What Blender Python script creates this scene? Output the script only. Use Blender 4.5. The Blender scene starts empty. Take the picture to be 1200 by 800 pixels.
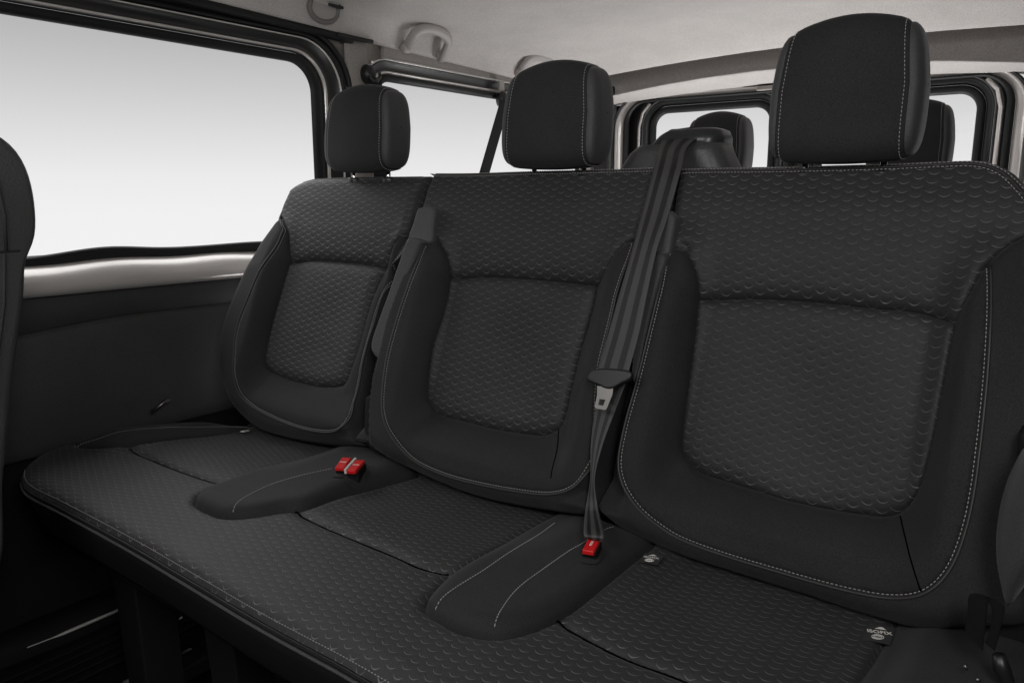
import bpy, math, random
import numpy as np
from mathutils import Vector
from mathutils.geometry import delaunay_2d_cdt
sc=bpy.context.scene; COL=sc.collection
random.seed(3)
A20=math.radians(20);SA=math.sin(A20);CA=math.cos(A20)
Y0=.965;Z0=.45
def ss(x,a,b):
    t=(x-a)/(b-a); t=0 if t<0 else 1 if t>1 else t
    return t*t*(3-2*t)
UC={'L':-1.26,'M':-.785,'R':-.292}
def Hb(s,u,v):
    "seat back relief above its plane: side bolsters and lower roll"
    du=abs(u-UC[s])
    a=ss(du,.140,.200)*ss(v,.50,.34)
    b=.7*ss(v,.125,.05)
    h=.046*(1-(1-a)*(1-b))
    h+=.012*ss(v,.36,.46)*ss(v,.60,.50)
    h-=.008*ss(v,.36,.25)*ss(du,.12,.0)*ss(v,.1,.2)
    return h
def Hc(x,y):
    h=.02*ss(x,-1.44,-1.52)*ss(y,.66,.75)
    h+=.02*ss(x,-.13,-.09)
    h-=.012*ss(y,.75,.9)*ss(abs(x+.5),.05,.12)*ss(abs(x+1.05),.05,.12)
    return h
LK=10.; LT=8.5; LU=6.2; LR=13.; WT=3.2; EXPO=0.

D={"L.sil":[[-1.4224,0.5807],[-1.4625,0.5713],[-1.4913,0.5517],[-1.4945,0.5275],[-1.4996,0.502],[-1.5033,0.4584],[-1.5154,0.4132],[-1.5238,0.3695],[-1.548,0.2924],[-1.5638,0.2086],[-1.5487,0.1267],[-1.509,0.0735],[-1.4455,0.0264],[-1.384,0.0028],[-1.2693,0.0021],[-1.1425,0.014],[-1.0611,0.0317]],"L.top":[[-1.4224,0.5807],[-1.34,0.5824],[-1.2327,0.5827],[-1.0748,0.582]],"L.stitch":[[-1.4372,0.446],[-1.4368,0.4111],[-1.4487,0.3547],[-1.469,0.278],[-1.4826,0.2051],[-1.468,0.1415],[-1.4485,0.0953],[-1.4256,0.0679],[-1.3778,0.0516],[-1.2873,0.0396],[-1.2055,0.0364],[-1.1415,0.0428],[-1.1116,0.0565],[-1.1092,0.0778],[-1.126,0.1099],[-1.1274,0.1411],[-1.1306,0.189],[-1.1262,0.2522],[-1.1132,0.3316],[-1.0563,0.3962],[-1.0495,0.439]],"L.ins":[[-1.4193,0.3747],[-1.421,0.3259],[-1.4225,0.2785],[-1.4234,0.2278],[-1.4229,0.1759],[-1.4209,0.1553],[-1.4154,0.1378],[-1.4058,0.1306],[-1.3495,0.1216],[-1.2648,0.1191],[-1.2171,0.1226],[-1.1831,0.1301],[-1.1698,0.1366],[-1.164,0.1568],[-1.1547,0.2179],[-1.1473,0.3126],[-1.1266,0.3796],[-1.1868,0.3841],[-1.265,0.3854],[-1.3474,0.384]],"L.tipL":[[-1.4717,0.4723],[-1.4386,0.4477],[-1.4282,0.4298],[-1.4212,0.4029],[-1.4162,0.3742]],"L.tipR":[[-1.1215,0.3785],[-1.1108,0.4124],[-1.0952,0.4334],[-1.0808,0.4449],[-1.06,0.4463]],"gap1":[[-1.0611,0.5764],[-1.0653,0.5392],[-1.0633,0.5127],[-1.0712,0.4335],[-1.0873,0.3628],[-1.1022,0.2797],[-1.1032,0.2138],[-1.1061,0.1619],[-1.0969,0.0951],[-1.0803,0.0358]],"M.top":[[-1.0748,0.582],[-0.952,0.5799],[-0.8324,0.5813],[-0.6891,0.5819],[-0.577,0.5828],[-0.5427,0.5835]],"M.stitch":[[-0.9904,0.4375],[-0.998,0.419],[-0.9979,0.3606],[-1.0079,0.2906],[-1.0142,0.2167],[-1.0116,0.1686],[-1.0014,0.1173],[-0.9873,0.0896],[-0.9638,0.0645],[-0.9285,0.0395],[-0.8872,0.0281],[-0.8268,0.0229],[-0.7647,0.024],[-0.7058,0.0278],[-0.645,0.0346],[-0.6054,0.0445],[-0.5831,0.0571],[-0.5705,0.0741],[-0.5638,0.0975],[-0.564,0.1214],[-0.5681,0.1499],[-0.5709,0.1756],[-0.579,0.2393],[-0.5783,0.2741],[-0.5754,0.3248],[-0.5748,0.3829],[-0.5725,0.4213],[-0.5735,0.4455]],"M.ins":[[-0.947,0.3685],[-0.9442,0.338],[-0.945,0.3009],[-0.9489,0.2452],[-0.9474,0.1908],[-0.9414,0.1445],[-0.9322,0.1293],[-0.9107,0.1171],[-0.8415,0.1149],[-0.7702,0.114],[-0.6982,0.1184],[-0.6691,0.1267],[-0.6536,0.1422],[-0.6505,0.164],[-0.6493,0.2017],[-0.6461,0.2665],[-0.6378,0.3425],[-0.639,0.3776],[-0.7067,0.3799],[-0.7685,0.3803],[-0.8336,0.3791],[-0.8821,0.3769]],"M.tipL":[[-0.996,0.4392],[-0.9826,0.436],[-0.9594,0.4133],[-0.9503,0.3925],[-0.9446,0.3679]],"M.tipR":[[-0.6351,0.3762],[-0.6206,0.3928],[-0.6044,0.4231],[-0.5918,0.4421],[-0.5773,0.4487]],"gap2":[[-0.5357,0.5778],[-0.5337,0.5381],[-0.531,0.51],[-0.53,0.4611],[-0.5363,0.4053],[-0.5398,0.3361],[-0.546,0.2807],[-0.5536,0.2321],[-0.5571,0.1572],[-0.5519,0.0781],[-0.5494,0.0391]],"R.top":[[-0.5427,0.5835],[-0.4618,0.5839],[-0.3852,0.5829],[-0.2387,0.5839],[-0.1521,0.5867],[-0.1201,0.5857],[-0.0956,0.5773],[-0.0743,0.5601],[-0.0444,0.5225]],"R.stitch":[[-0.503,0.438],[-0.5028,0.4105],[-0.4982,0.3618],[-0.5011,0.2928],[-0.5051,0.2248],[-0.5101,0.1717],[-0.5114,0.1283],[-0.5089,0.1036],[-0.4987,0.082],[-0.4832,0.0649],[-0.4621,0.0475],[-0.4374,0.0354],[-0.4035,0.0261],[-0.3427,0.0212],[-0.2705,0.0199],[-0.2111,0.0198],[-0.1638,0.0223],[-0.136,0.0272],[-0.1124,0.0373],[-0.0978,0.0516],[-0.0874,0.071],[-0.0807,0.0951],[-0.076,0.1302],[-0.0744,0.1676],[-0.0749,0.2078],[-0.0758,0.2424],[-0.0782,0.2981],[-0.0824,0.3553],[-0.0877,0.401],[-0.0927,0.4313]],"R.ins":[[-0.4555,0.3677],[-0.4515,0.312],[-0.4494,0.2543],[-0.4476,0.2072],[-0.4447,0.1595],[-0.4425,0.1449],[-0.4308,0.1285],[-0.4085,0.1168],[-0.341,0.1107],[-0.2745,0.1059],[-0.2139,0.1078],[-0.1691,0.1121],[-0.1486,0.1214],[-0.1359,0.1402],[-0.1295,0.1614],[-0.1246,0.1978],[-0.1216,0.2539],[-0.1197,0.3177],[-0.118,0.3617],[-0.1586,0.3756],[-0.2157,0.3773],[-0.2986,0.3797],[-0.3888,0.3766]],"R.tipL":[[-0.5058,0.4397],[-0.4887,0.4384],[-0.4738,0.4239],[-0.4604,0.3974],[-0.4541,0.367]],"R.tipR":[[-0.1174,0.3605],[-0.1102,0.3849],[-0.098,0.4218],[-0.0906,0.4395],[-0.0767,0.4601],[-0.0602,0.4744],[-0.0402,0.4852]],"M.bot":[[-1.0393,0.0358],[-0.9518,0.0141],[-0.8505,0.0009],[-0.7553,-0.0024],[-0.6376,0.0072],[-0.5407,0.0212]],"R.bot":[[-0.5107,0.0159],[-0.4448,0.0018],[-0.4055,-0.0021],[-0.3445,-0.004],[-0.2718,-0.0056],[-0.211,-0.0068],[-0.1629,-0.0086],[-0.1033,-0.0044],[-0.0541,0.0146]],"c_front":[[-1.5102,0.5463],[-1.4469,0.5328],[-1.3147,0.5325],[-1.1022,0.529],[-0.92,0.5212],[-0.7696,0.5144],[-0.6771,0.5129],[-0.6124,0.5124],[-0.5323,0.509]],"c_left":[[-1.6188,0.6257],[-1.6349,0.6749],[-1.6087,0.727],[-1.5913,0.799],[-1.5648,0.886],[-1.4996,0.9527],[-1.478,0.9875]],"c_corner":[[-1.5296,0.554],[-1.5613,0.5703],[-1.6021,0.6064],[-1.626,0.6399]],"c_Lbst":[[-1.5967,0.6793],[-1.5597,0.7238],[-1.5319,0.8095],[-1.4956,0.904],[-1.4525,1.0022]],"c_Lblow":[[-1.5964,0.6786],[-1.543,0.6887],[-1.4855,0.7298],[-1.4701,0.8572],[-1.4502,0.9585],[-1.4593,1.0068]],"c_seamL":[[-1.4789,0.7296],[-1.4281,0.7308],[-1.3009,0.7283],[-1.2216,0.7303],[-1.1781,0.7343]],"c_seamM":[[-0.9969,0.7376],[-0.9378,0.7287],[-0.8509,0.7221],[-0.747,0.7191],[-0.6804,0.7147],[-0.6381,0.722]],"c_seamR":[[-0.4648,0.7125],[-0.4187,0.7026],[-0.3515,0.6935],[-0.2958,0.696]],"c_con1":[[-1.1339,0.6568],[-1.1587,0.6814],[-1.1629,0.7247],[-1.1743,0.8388],[-1.1671,0.914],[-1.1702,0.9805],[-1.1649,1.0233],[-1.0939,1.0192],[-1.0341,1.0036],[-0.9768,0.9888],[-0.944,0.9884],[-0.9541,0.924],[-0.9658,0.8234],[-0.9648,0.7509],[-0.9868,0.7177],[-1.0108,0.6753],[-1.0415,0.6502],[-1.0813,0.6481],[-1.118,0.6509]],"c_st1":[[-1.0167,0.6369],[-1.0499,0.6916],[-1.065,0.7588],[-1.0576,0.8193],[-1.0414,0.8708]],"c_con2":[[-0.6054,0.6404],[-0.6143,0.658],[-0.6272,0.7096],[-0.6301,0.792],[-0.6396,0.8805],[-0.6377,0.9559],[-0.6292,0.9991],[-0.6079,1.0037],[-0.548,0.9808],[-0.4669,0.9705],[-0.4558,0.9592],[-0.4568,0.8919],[-0.4561,0.82],[-0.4556,0.7559],[-0.4607,0.7062],[-0.4755,0.6615],[-0.4975,0.6353],[-0.5313,0.6247],[-0.5736,0.6277],[-0.5959,0.6339]],"c_st2a":[[-0.5875,0.6251],[-0.5917,0.6778],[-0.5924,0.7444],[-0.6015,0.8365],[-0.6116,0.9346]],"c_st2b":[[-0.4886,0.6201],[-0.5048,0.6578],[-0.5219,0.7187],[-0.5251,0.7882],[-0.5256,0.8524],[-0.5235,0.867],[-0.5206,0.9324],[-0.514,0.954]],"c_redge":[[-0.1343,0.9612],[-0.1402,0.8396]],"c_rsil":[[-0.133,0.9519],[-0.0824,0.914],[-0.0638,0.9053],[-0.047,0.876]],"c_tag":[[-0.1594,0.9394],[-0.1331,0.9496],[-0.13,0.8973],[-0.156,0.9037]],"c_buck":[[-1.0853,0.933],[-1.0574,0.9418],[-0.5272,0.9086]],"flap1":[[-1.0394,0.4869],[-1.033,0.4955],[-1.0007,0.4975],[-0.9923,0.4909],[-0.989,0.4641],[-0.9862,0.4243],[-1.0435,0.4322],[-1.0421,0.4578]],"pad1":[[-1.0338,0.4318],[-1.0472,0.3789],[-1.0564,0.3195],[-1.0651,0.2735],[-1.0715,0.2311],[-1.0693,0.213],[-1.0586,0.2011],[-1.0328,0.1912],[-1.0222,0.2007],[-1.0274,0.2541],[-1.0166,0.3292],[-1.0035,0.4112],[-0.9907,0.4266]],"flap2":[[-0.5247,0.4884],[-0.5192,0.4966],[-0.5072,0.4927],[-0.5026,0.4833],[-0.5018,0.4511],[-0.5034,0.4243],[-0.5269,0.4286],[-0.5269,0.457]],"pad2":[[-0.5228,0.424],[-0.5283,0.3741],[-0.5314,0.3273],[-0.529,0.2748],[-0.5238,0.2362],[-0.5143,0.2246],[-0.5099,0.2511],[-0.5096,0.2901],[-0.5076,0.3492],[-0.5045,0.389],[-0.5017,0.4236]],"box1":[[-1.0794,0.1121],[-1.0762,0.1243],[-1.0394,0.1399],[-1.0149,0.0899],[-0.9857,0.0597],[-0.9396,0.0355],[-0.9669,0.019],[-1.0492,0.0316]],"belt":[[[-0.5973,1.252,1.0502],[-0.524,1.252,1.0524]],[[-0.5839,1.2,1.0247],[-0.5329,1.2,1.0256]],[[-0.5654,1.146,0.9913],[-0.5175,1.1462,0.9916]],[[-0.5601,1.0993,0.9213],[-0.5143,1.0995,0.922]],[[-0.5561,1.0639,0.868],[-0.5151,1.0645,0.8697]],[[-0.558,1.0292,0.8019],[-0.5123,1.03,0.8041]],[[-0.5605,1.0037,0.7465],[-0.5105,1.0056,0.7515]],[[-0.565,0.9855,0.6994],[-0.5142,0.9865,0.7021]],[[-0.5653,0.9815,0.6883],[-0.5146,0.9826,0.6913]]],"belt2":[[[-0.5631,0.9935,0.6745],[-0.5233,0.9946,0.6774]],[[-0.5654,0.988,0.6594],[-0.527,0.9891,0.6624]],[[-0.5659,0.975,0.6237],[-0.5345,0.976,0.6263]],[[-0.5618,0.9597,0.5817],[-0.5424,0.9601,0.5828]],[[-0.5518,0.9433,0.5366],[-0.5442,0.9439,0.5382]],[[-0.55,0.9283,0.4953],[-0.5294,0.9299,0.4999]],[[-0.5074,0.8531,0.497],[-0.4849,0.8696,0.497]],[[-0.5048,0.8557,0.488],[-0.483,0.862,0.488]]],"tongue":[[-0.5756,0.2189],[-0.5702,0.2145],[-0.5519,0.2107],[-0.5398,0.2074],[-0.5277,0.2105],[-0.5182,0.2182],[-0.5071,0.2248],[-0.5031,0.2317],[-0.5102,0.2395],[-0.5631,0.2349]],"plate":[[-0.5559,0.2097],[-0.5294,0.2123],[-0.5283,0.2011],[-0.5334,0.1789],[-0.5358,0.1772],[-0.5515,0.1772],[-0.5535,0.1794],[-0.5529,0.1961]],"hole":[[-0.5476,0.1918],[-0.5377,0.1921],[-0.5399,0.1829],[-0.5478,0.1829]],"buck":[[[-0.5002,0.8328,0.482],[-0.5085,0.869,0.482],[-0.4906,0.8755,0.482],[-0.4756,0.8292,0.482]],[[-1.0099,0.8505,0.482],[-1.0389,0.8956,0.482],[-1.0138,0.8914,0.482],[-0.9905,0.849,0.482]],[[-0.9826,0.8496,0.482],[-1.0098,0.8999,0.482],[-0.983,0.8975,0.482],[-0.9633,0.8535,0.482]]],"pad_r":[[-0.0254,0.6977],[-0.0337,0.6756],[-0.0401,0.6454],[-0.0406,0.5993],[-0.0348,0.5636],[-0.0243,0.5331],[-0.0166,0.5433],[-0.0092,0.5625],[0.0112,0.614],[0.0002,0.7159]],"strap_r":[[[-0.0561,0.86,0.5085],[-0.0381,0.86,0.4941]],[[-0.0554,0.86,0.5327],[-0.0383,0.86,0.5263]],[[-0.0555,0.86,0.5497],[-0.0377,0.86,0.5509]],[[-0.0454,0.86,0.5539],[-0.0267,0.86,0.5499]],[[-0.0354,0.86,0.5423],[-0.0245,0.86,0.5423]],[[-0.0348,0.86,0.521],[-0.0258,0.86,0.5195]],[[-0.0376,0.86,0.5038],[-0.0281,0.86,0.4979]]]}
# ------------------------------------------------------------------ materials
class NT:
    def __init__(s,name):
        s.m=bpy.data.materials.new(name); s.m.use_nodes=True; s.t=s.m.node_tree
        s.b=s.t.nodes['Principled BSDF']
    def n(s,typ,**k):
        x=s.t.nodes.new(typ)
        for a,b in k.items(): setattr(x,a,b)
        return x
    def l(s,a,b): s.t.links.new(a,b)
    def m_(s,op,a,b=None,c=None,clamp=False):
        x=s.n('ShaderNodeMath',operation=op,use_clamp=clamp)
        for i,v in enumerate((a,b,c)):
            if v is None: continue
            if isinstance(v,(int,float)): x.inputs[i].default_value=v
            else: s.l(v,x.inputs[i])
        return x.outputs[0]
def plain(name,col,rough=.5,metal=0,spec=.5,noise=0,nscale=300,coat=0,sheen=0,mott=0,wear=0):
    t=NT(name); b=t.b
    b.inputs['Base Color'].default_value=(*col,1); b.inputs['Roughness'].default_value=rough
    b.inputs['Metallic'].default_value=metal; b.inputs['Specular IOR Level'].default_value=spec
    b.inputs['Coat Weight'].default_value=coat
    if sheen: b.inputs['Sheen Weight'].default_value=sheen; b.inputs['Sheen Roughness'].default_value=.45
    co=t.n('ShaderNodeTexCoord')
    if noise:
        nz=t.n('ShaderNodeTexNoise'); nz.inputs['Scale'].default_value=nscale; nz.inputs['Detail'].default_value=3
        t.l(co.outputs['Object'],nz.inputs['Vector'])
        bp=t.n('ShaderNodeBump'); bp.inputs['Strength'].default_value=noise; bp.inputs['Distance'].default_value=.001
        t.l(nz.outputs['Fac'],bp.inputs['Height']); t.l(bp.outputs[0],b.inputs['Normal'])
    if mott:
        n2=t.n('ShaderNodeTexNoise'); n2.inputs['Scale'].default_value=9; n2.inputs['Detail'].default_value=6
        t.l(co.outputs['Object'],n2.inputs['Vector'])
        mp=t.n('ShaderNodeMapRange'); mp.inputs['From Min'].default_value=.3; mp.inputs['From Max'].default_value=.7
        mp.inputs['To Min'].default_value=1-mott; mp.inputs['To Max'].default_value=1+mott
        t.l(n2.outputs['Fac'],mp.inputs['Value'])
        n4=t.n('ShaderNodeTexNoise'); n4.inputs['Scale'].default_value=650; n4.inputs['Detail'].default_value=2; t.l(co.outputs['Object'],n4.inputs['Vector'])
        fine=t.m_('MULTIPLY',mp.outputs[0],t.m_('MULTIPLY_ADD',n4.outputs['Fac'],1.7,.15))
        mx=t.n('ShaderNodeVectorMath',operation='SCALE'); mx.inputs[0].default_value=col
        t.l(fine,mx.inputs['Scale']); t.l(mx.outputs[0],b.inputs['Base Color'])
    if wear:
        n3=t.n('ShaderNodeTexNoise'); n3.inputs['Scale'].default_value=25; n3.inputs['Detail'].default_value=4
        t.l(co.outputs['Object'],n3.inputs['Vector'])
        t.l(t.m_('MULTIPLY_ADD',n3.outputs['Fac'],wear,rough-wear/2),b.inputs['Roughness'])
    return t.m
def scallop(name,col,rough,depth):
    t=NT(name); b=t.b
    uv=t.n('ShaderNodeUVMap'); sp=t.n('ShaderNodeSeparateXYZ')
    wn=t.n('ShaderNodeTexNoise'); wn.inputs['Scale'].default_value=14; wn.inputs['Detail'].default_value=1
    t.l(uv.outputs[0],wn.inputs['Vector'])
    off=t.n('ShaderNodeVectorMath',operation='MULTIPLY_ADD'); t.l(wn.outputs['Color'],off.inputs[0]); off.inputs[1].default_value=(.004,.004,0); t.l(uv.outputs[0],off.inputs[2])
    t.l(off.outputs[0],sp.inputs[0])
    PU,PV=.0333,.0134
    def cell(ou,ov):
        a=t.m_('MULTIPLY',t.m_('SUBTRACT',t.m_('FRACT',t.m_('ADD',t.m_('DIVIDE',sp.outputs[0],PU),ou)),.5),PU)
        c=t.m_('MULTIPLY',t.m_('SUBTRACT',t.m_('FRACT',t.m_('ADD',t.m_('DIVIDE',sp.outputs[1],PV),ov)),.5),PV)
        a2=t.m_('MULTIPLY',a,a)
        dd=t.m_('SUBTRACT',c,t.m_('MULTIPLY_ADD',a2,75.,-.002))   # signed height above the arc
        end=t.m_('SUBTRACT',1,t.m_('DIVIDE',t.m_('ABSOLUTE',a),.0074),clamp=True)
        end=t.m_('POWER',end,.6)
        # sharp lip on the arc that fades away below it, soft dish above
        gn=t.m_('SUBTRACT',1,t.m_('DIVIDE',t.m_('ABSOLUTE',t.m_('ADD',dd,.0006)),.0008),clamp=True)
        lo=t.m_('ADD',1,t.m_('DIVIDE',dd,.0048),clamp=True)
        hi=t.m_('SUBTRACT',1,t.m_('DIVIDE',dd,.0008),clamp=True)
        g=t.m_('MINIMUM',lo,hi)
        up=t.m_('MULTIPLY',t.m_('LESS_THAN',0,dd),t.m_('SUBTRACT',1,t.m_('DIVIDE',dd,.0060),clamp=True))
        up=t.m_('MULTIPLY',up,t.m_('SUBTRACT',1,t.m_('DIVIDE',t.m_('ABSOLUTE',a),.0095),clamp=True))
        return t.m_('MULTIPLY',end,g), up, t.m_('MULTIPLY',end,gn)
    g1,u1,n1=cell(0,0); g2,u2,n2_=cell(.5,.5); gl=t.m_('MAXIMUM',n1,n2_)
    g=t.m_('MAXIMUM',g1,g2); u=t.m_('MAXIMUM',u1,u2)
    h=t.m_('SUBTRACT',t.m_('MULTIPLY',gl,-.30),t.m_('MULTIPLY',u,.45))
    co=t.n('ShaderNodeTexCoord')
    nz=t.n('ShaderNodeTexNoise'); nz.inputs['Scale'].default_value=700; nz.inputs['Detail'].default_value=2
    t.l(co.outputs['Object'],nz.inputs['Vector'])
    h=t.m_('MULTIPLY_ADD',nz.outputs['Fac'],.30,h)
    bp=t.n('ShaderNodeBump'); bp.inputs['Strength'].default_value=1; bp.inputs['Distance'].default_value=depth
    t.l(h,bp.inputs['Height']); t.l(bp.outputs[0],b.inputs['Normal'])
    n2=t.n('ShaderNodeTexNoise'); n2.inputs['Scale'].default_value=7; n2.inputs['Detail'].default_value=5
    t.l(co.outputs['Object'],n2.inputs['Vector'])
    k=t.m_('MULTIPLY_ADD',n2.outputs['Fac'],.5,.75); k=t.m_('MULTIPLY',k,t.m_('MULTIPLY_ADD',nz.outputs['Fac'],.9,.55)); k=t.m_('MULTIPLY',k,t.m_('MULTIPLY_ADD',gl,4.4,1))  # pressed arcs: lighter weave, with their glint painted into the colour as well
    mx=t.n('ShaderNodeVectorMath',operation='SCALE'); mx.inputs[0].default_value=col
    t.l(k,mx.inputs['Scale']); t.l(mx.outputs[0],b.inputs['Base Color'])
    # the pressed arc is slightly glazed
    t.l(t.m_('MULTIPLY_ADD',gl,-.30,rough),b.inputs['Roughness'])
    t.l(t.m_('MULTIPLY_ADD',gl,.8,.2),b.inputs['Specular IOR Level'])
    b.inputs['Sheen Weight'].default_value=.05; b.inputs['Sheen Roughness'].default_value=.4
    return t.m
M={}
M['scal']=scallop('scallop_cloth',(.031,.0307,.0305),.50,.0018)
M['cloth']=plain('smooth_cloth',(.020,.0199,.0198),.72,spec=.2,noise=.5,nscale=900,sheen=.07,mott=.12)
M['cloth2']=plain('headrest_cloth',(.022,.0219,.0218),.70,spec=.2,noise=.5,nscale=900,sheen=.07,mott=.15)
M['side']=plain('side_cloth',(.044,.0435,.043),.6,noise=.3,nscale=900,sheen=.15,mott=.1)
M['seam']=plain('seam_shadow',(.002,.002,.002),1,spec=0)
M['padc']=plain('pad_cloth',(.032,.0318,.0315),.66,noise=.3,nscale=900,sheen=.12,mott=.1)
M['dark']=plain('dark_cloth',(.006,.006,.006),.85,spec=.2,noise=.3,nscale=600)
M['thread']=plain('grey_thread',(.38,.365,.35),.6)
M['thread_d']=plain('dark_thread',(.30,.285,.27),.6)
M['pipe']=plain('piping_cord',(.028,.027,.026),.5)
M['cap']=plain('tower_plastic',(.03,.03,.03),.3,noise=.12,nscale=500)
M['plas']=plain('black_plastic',(.012,.012,.012),.38,noise=.12,nscale=500,wear=.15)
M['matt']=plain('matt_plastic',(.006,.006,.006),.75,spec=.25,noise=.2,nscale=500)
M['trim']=plain('door_trim_plastic',(.047,.047,.0465),.6,noise=.5,nscale=450,mott=.12)
M['rub']=plain('black_rubber',(.008,.008,.008),.55,spec=.4,wear=.2)
M['satin']=plain('dark_satin_paint',(.045,.044,.043),.32,metal=.4,wear=.15)
M['paint']=plain('beige_metal_paint',(.66,.62,.59),.25,metal=.25,coat=.4,noise=.03,nscale=12,wear=.1)
M['pillar']=plain('grey_beige_trim',(.27,.245,.225),.6,noise=.2,nscale=400,mott=.05)
M['head']=plain('headliner_cloth',(.47,.44,.42),.9,noise=.6,nscale=260,mott=.05)
M['hand']=plain('handle_plastic',(.34,.315,.30),.5,noise=.15,nscale=300)
M['slot']=plain('recess_dark',(.02,.019,.018),.8)
M['steelp']=plain('dull_steel',(.24,.23,.22),.42,metal=1)
M['clampc']=plain('zinc_clamp',(.42,.40,.38),.4,metal=.4)
M['steel']=plain('brushed_steel',(.55,.53,.50),.3,metal=1,wear=.2)
M['chrome']=plain('chrome',(.75,.73,.70),.14,metal=1)
M['web']=None
M['red']=plain('red_plastic',(.62,.012,.014),.32,coat=.3)
M['white']=plain('white_plastic',(.62,.60,.57),.4)
M['tag']=plain('label_cloth',(.03,.03,.03),.7,noise=.3,nscale=900)
M['print']=plain('label_print',(.72,.69,.65),.6)
M['floor']=plain('floor_carpet',(.005,.005,.005),.95,spec=.15,noise=1,nscale=220,mott=.3)
M['leather']=plain('leatherette',(.05,.0495,.049),.40,noise=.5,nscale=260,mott=.1)
def webbing():
    t=NT('belt_webbing'); b=t.b
    uv=t.n('ShaderNodeUVMap'); sp=t.n('ShaderNodeSeparateXYZ'); t.l(uv.outputs[0],sp.inputs[0])
    # woven stripes across the width and fine ribs
    r=t.n('ShaderNodeValToRGB'); cr=r.color_ramp; cr.interpolation='LINEAR'
    st=[(0,.055),(.17,.055),(.19,.011),(.36,.011),(.38,.055),(.60,.055),(.62,.011),(.80,.011),(.82,.055),(1,.055)]
    while len(cr.elements)<len(st): cr.elements.new(.5)
    for e,(p,c) in zip(cr.elements,st): e.position=p; e.color=(c,c*.98,c*.96,1)
    t.l(sp.outputs[0],r.inputs[0]); t.l(r.outputs[0],b.inputs['Base Color'])
    w=t.n('ShaderNodeTexWave'); w.bands_direction='Y'; w.inputs['Scale'].default_value=320
    t.l(uv.outputs[0],w.inputs['Vector'])
    bp=t.n('ShaderNodeBump'); bp.inputs['Strength'].default_value=.3; bp.inputs['Distance'].default_value=.0005
    t.l(w.outputs['Fac'],bp.inputs['Height']); t.l(bp.outputs[0],b.inputs['Normal'])
    b.inputs['Roughness'].default_value=.5
    return t.m
M['web']=webbing()
def glass():
    t=NT('window_glass'); nt=t.t; nt.nodes.remove(t.b)
    out=[x for x in nt.nodes if x.type=='OUTPUT_MATERIAL'][0]
    tr=t.n('ShaderNodeBsdfTransparent'); tr.inputs[0].default_value=(.97,.97,.97,1)
    gl=t.n('ShaderNodeBsdfGlossy'); gl.inputs['Roughness'].default_value=.02
    fr=t.n('ShaderNodeFresnel'); fr.inputs[0].default_value=1.06
    mx=t.n('ShaderNodeMixShader'); t.l(fr.outputs[0],mx.inputs[0]); t.l(tr.outputs[0],mx.inputs[1]); t.l(gl.outputs[0],mx.inputs[2]); t.l(mx.outputs[0],out.inputs[0])
    return t.m
M['glass']=glass()
# ------------------------------------------------------------------ object helpers
def origin(o):
    while o.parent: o=o.parent
    return o.location
def obj(name,V,F,mat,parent=None,uv=None,smooth=True,label=None):
    V=np.array(V,float).reshape(-1,3)
    if parent is not None: V=V-np.array(origin(parent))
    me=bpy.data.meshes.new(name); me.from_pydata([tuple(v) for v in V],[],[tuple(int(i) for i in f) for f in F])
    mats=mat if isinstance(mat,(list,tuple)) else [mat]
    for m in mats: me.materials.append(m)
    if uv is not None:
        ul=me.uv_layers.new(name='UVMap'); li=np.empty(len(me.loops),int); me.loops.foreach_get('vertex_index',li)
        ul.data.foreach_set('uv',np.array(uv,float)[li].ravel())
    if smooth: me.polygons.foreach_set('use_smooth',[True]*len(me.polygons))
    me.update()
    o=bpy.data.objects.new(name,me); COL.objects.link(o)
    if parent is not None: o.parent=parent
    if label: o['label']=label
    return o
def thing(name,label,cat,loc,group=None):
    o=bpy.data.objects.new(name,None); COL.objects.link(o); o.location=loc; o.empty_display_size=.05
    o['label']=label; o['category']=cat
    if group: o['group']=group
    return o
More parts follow.
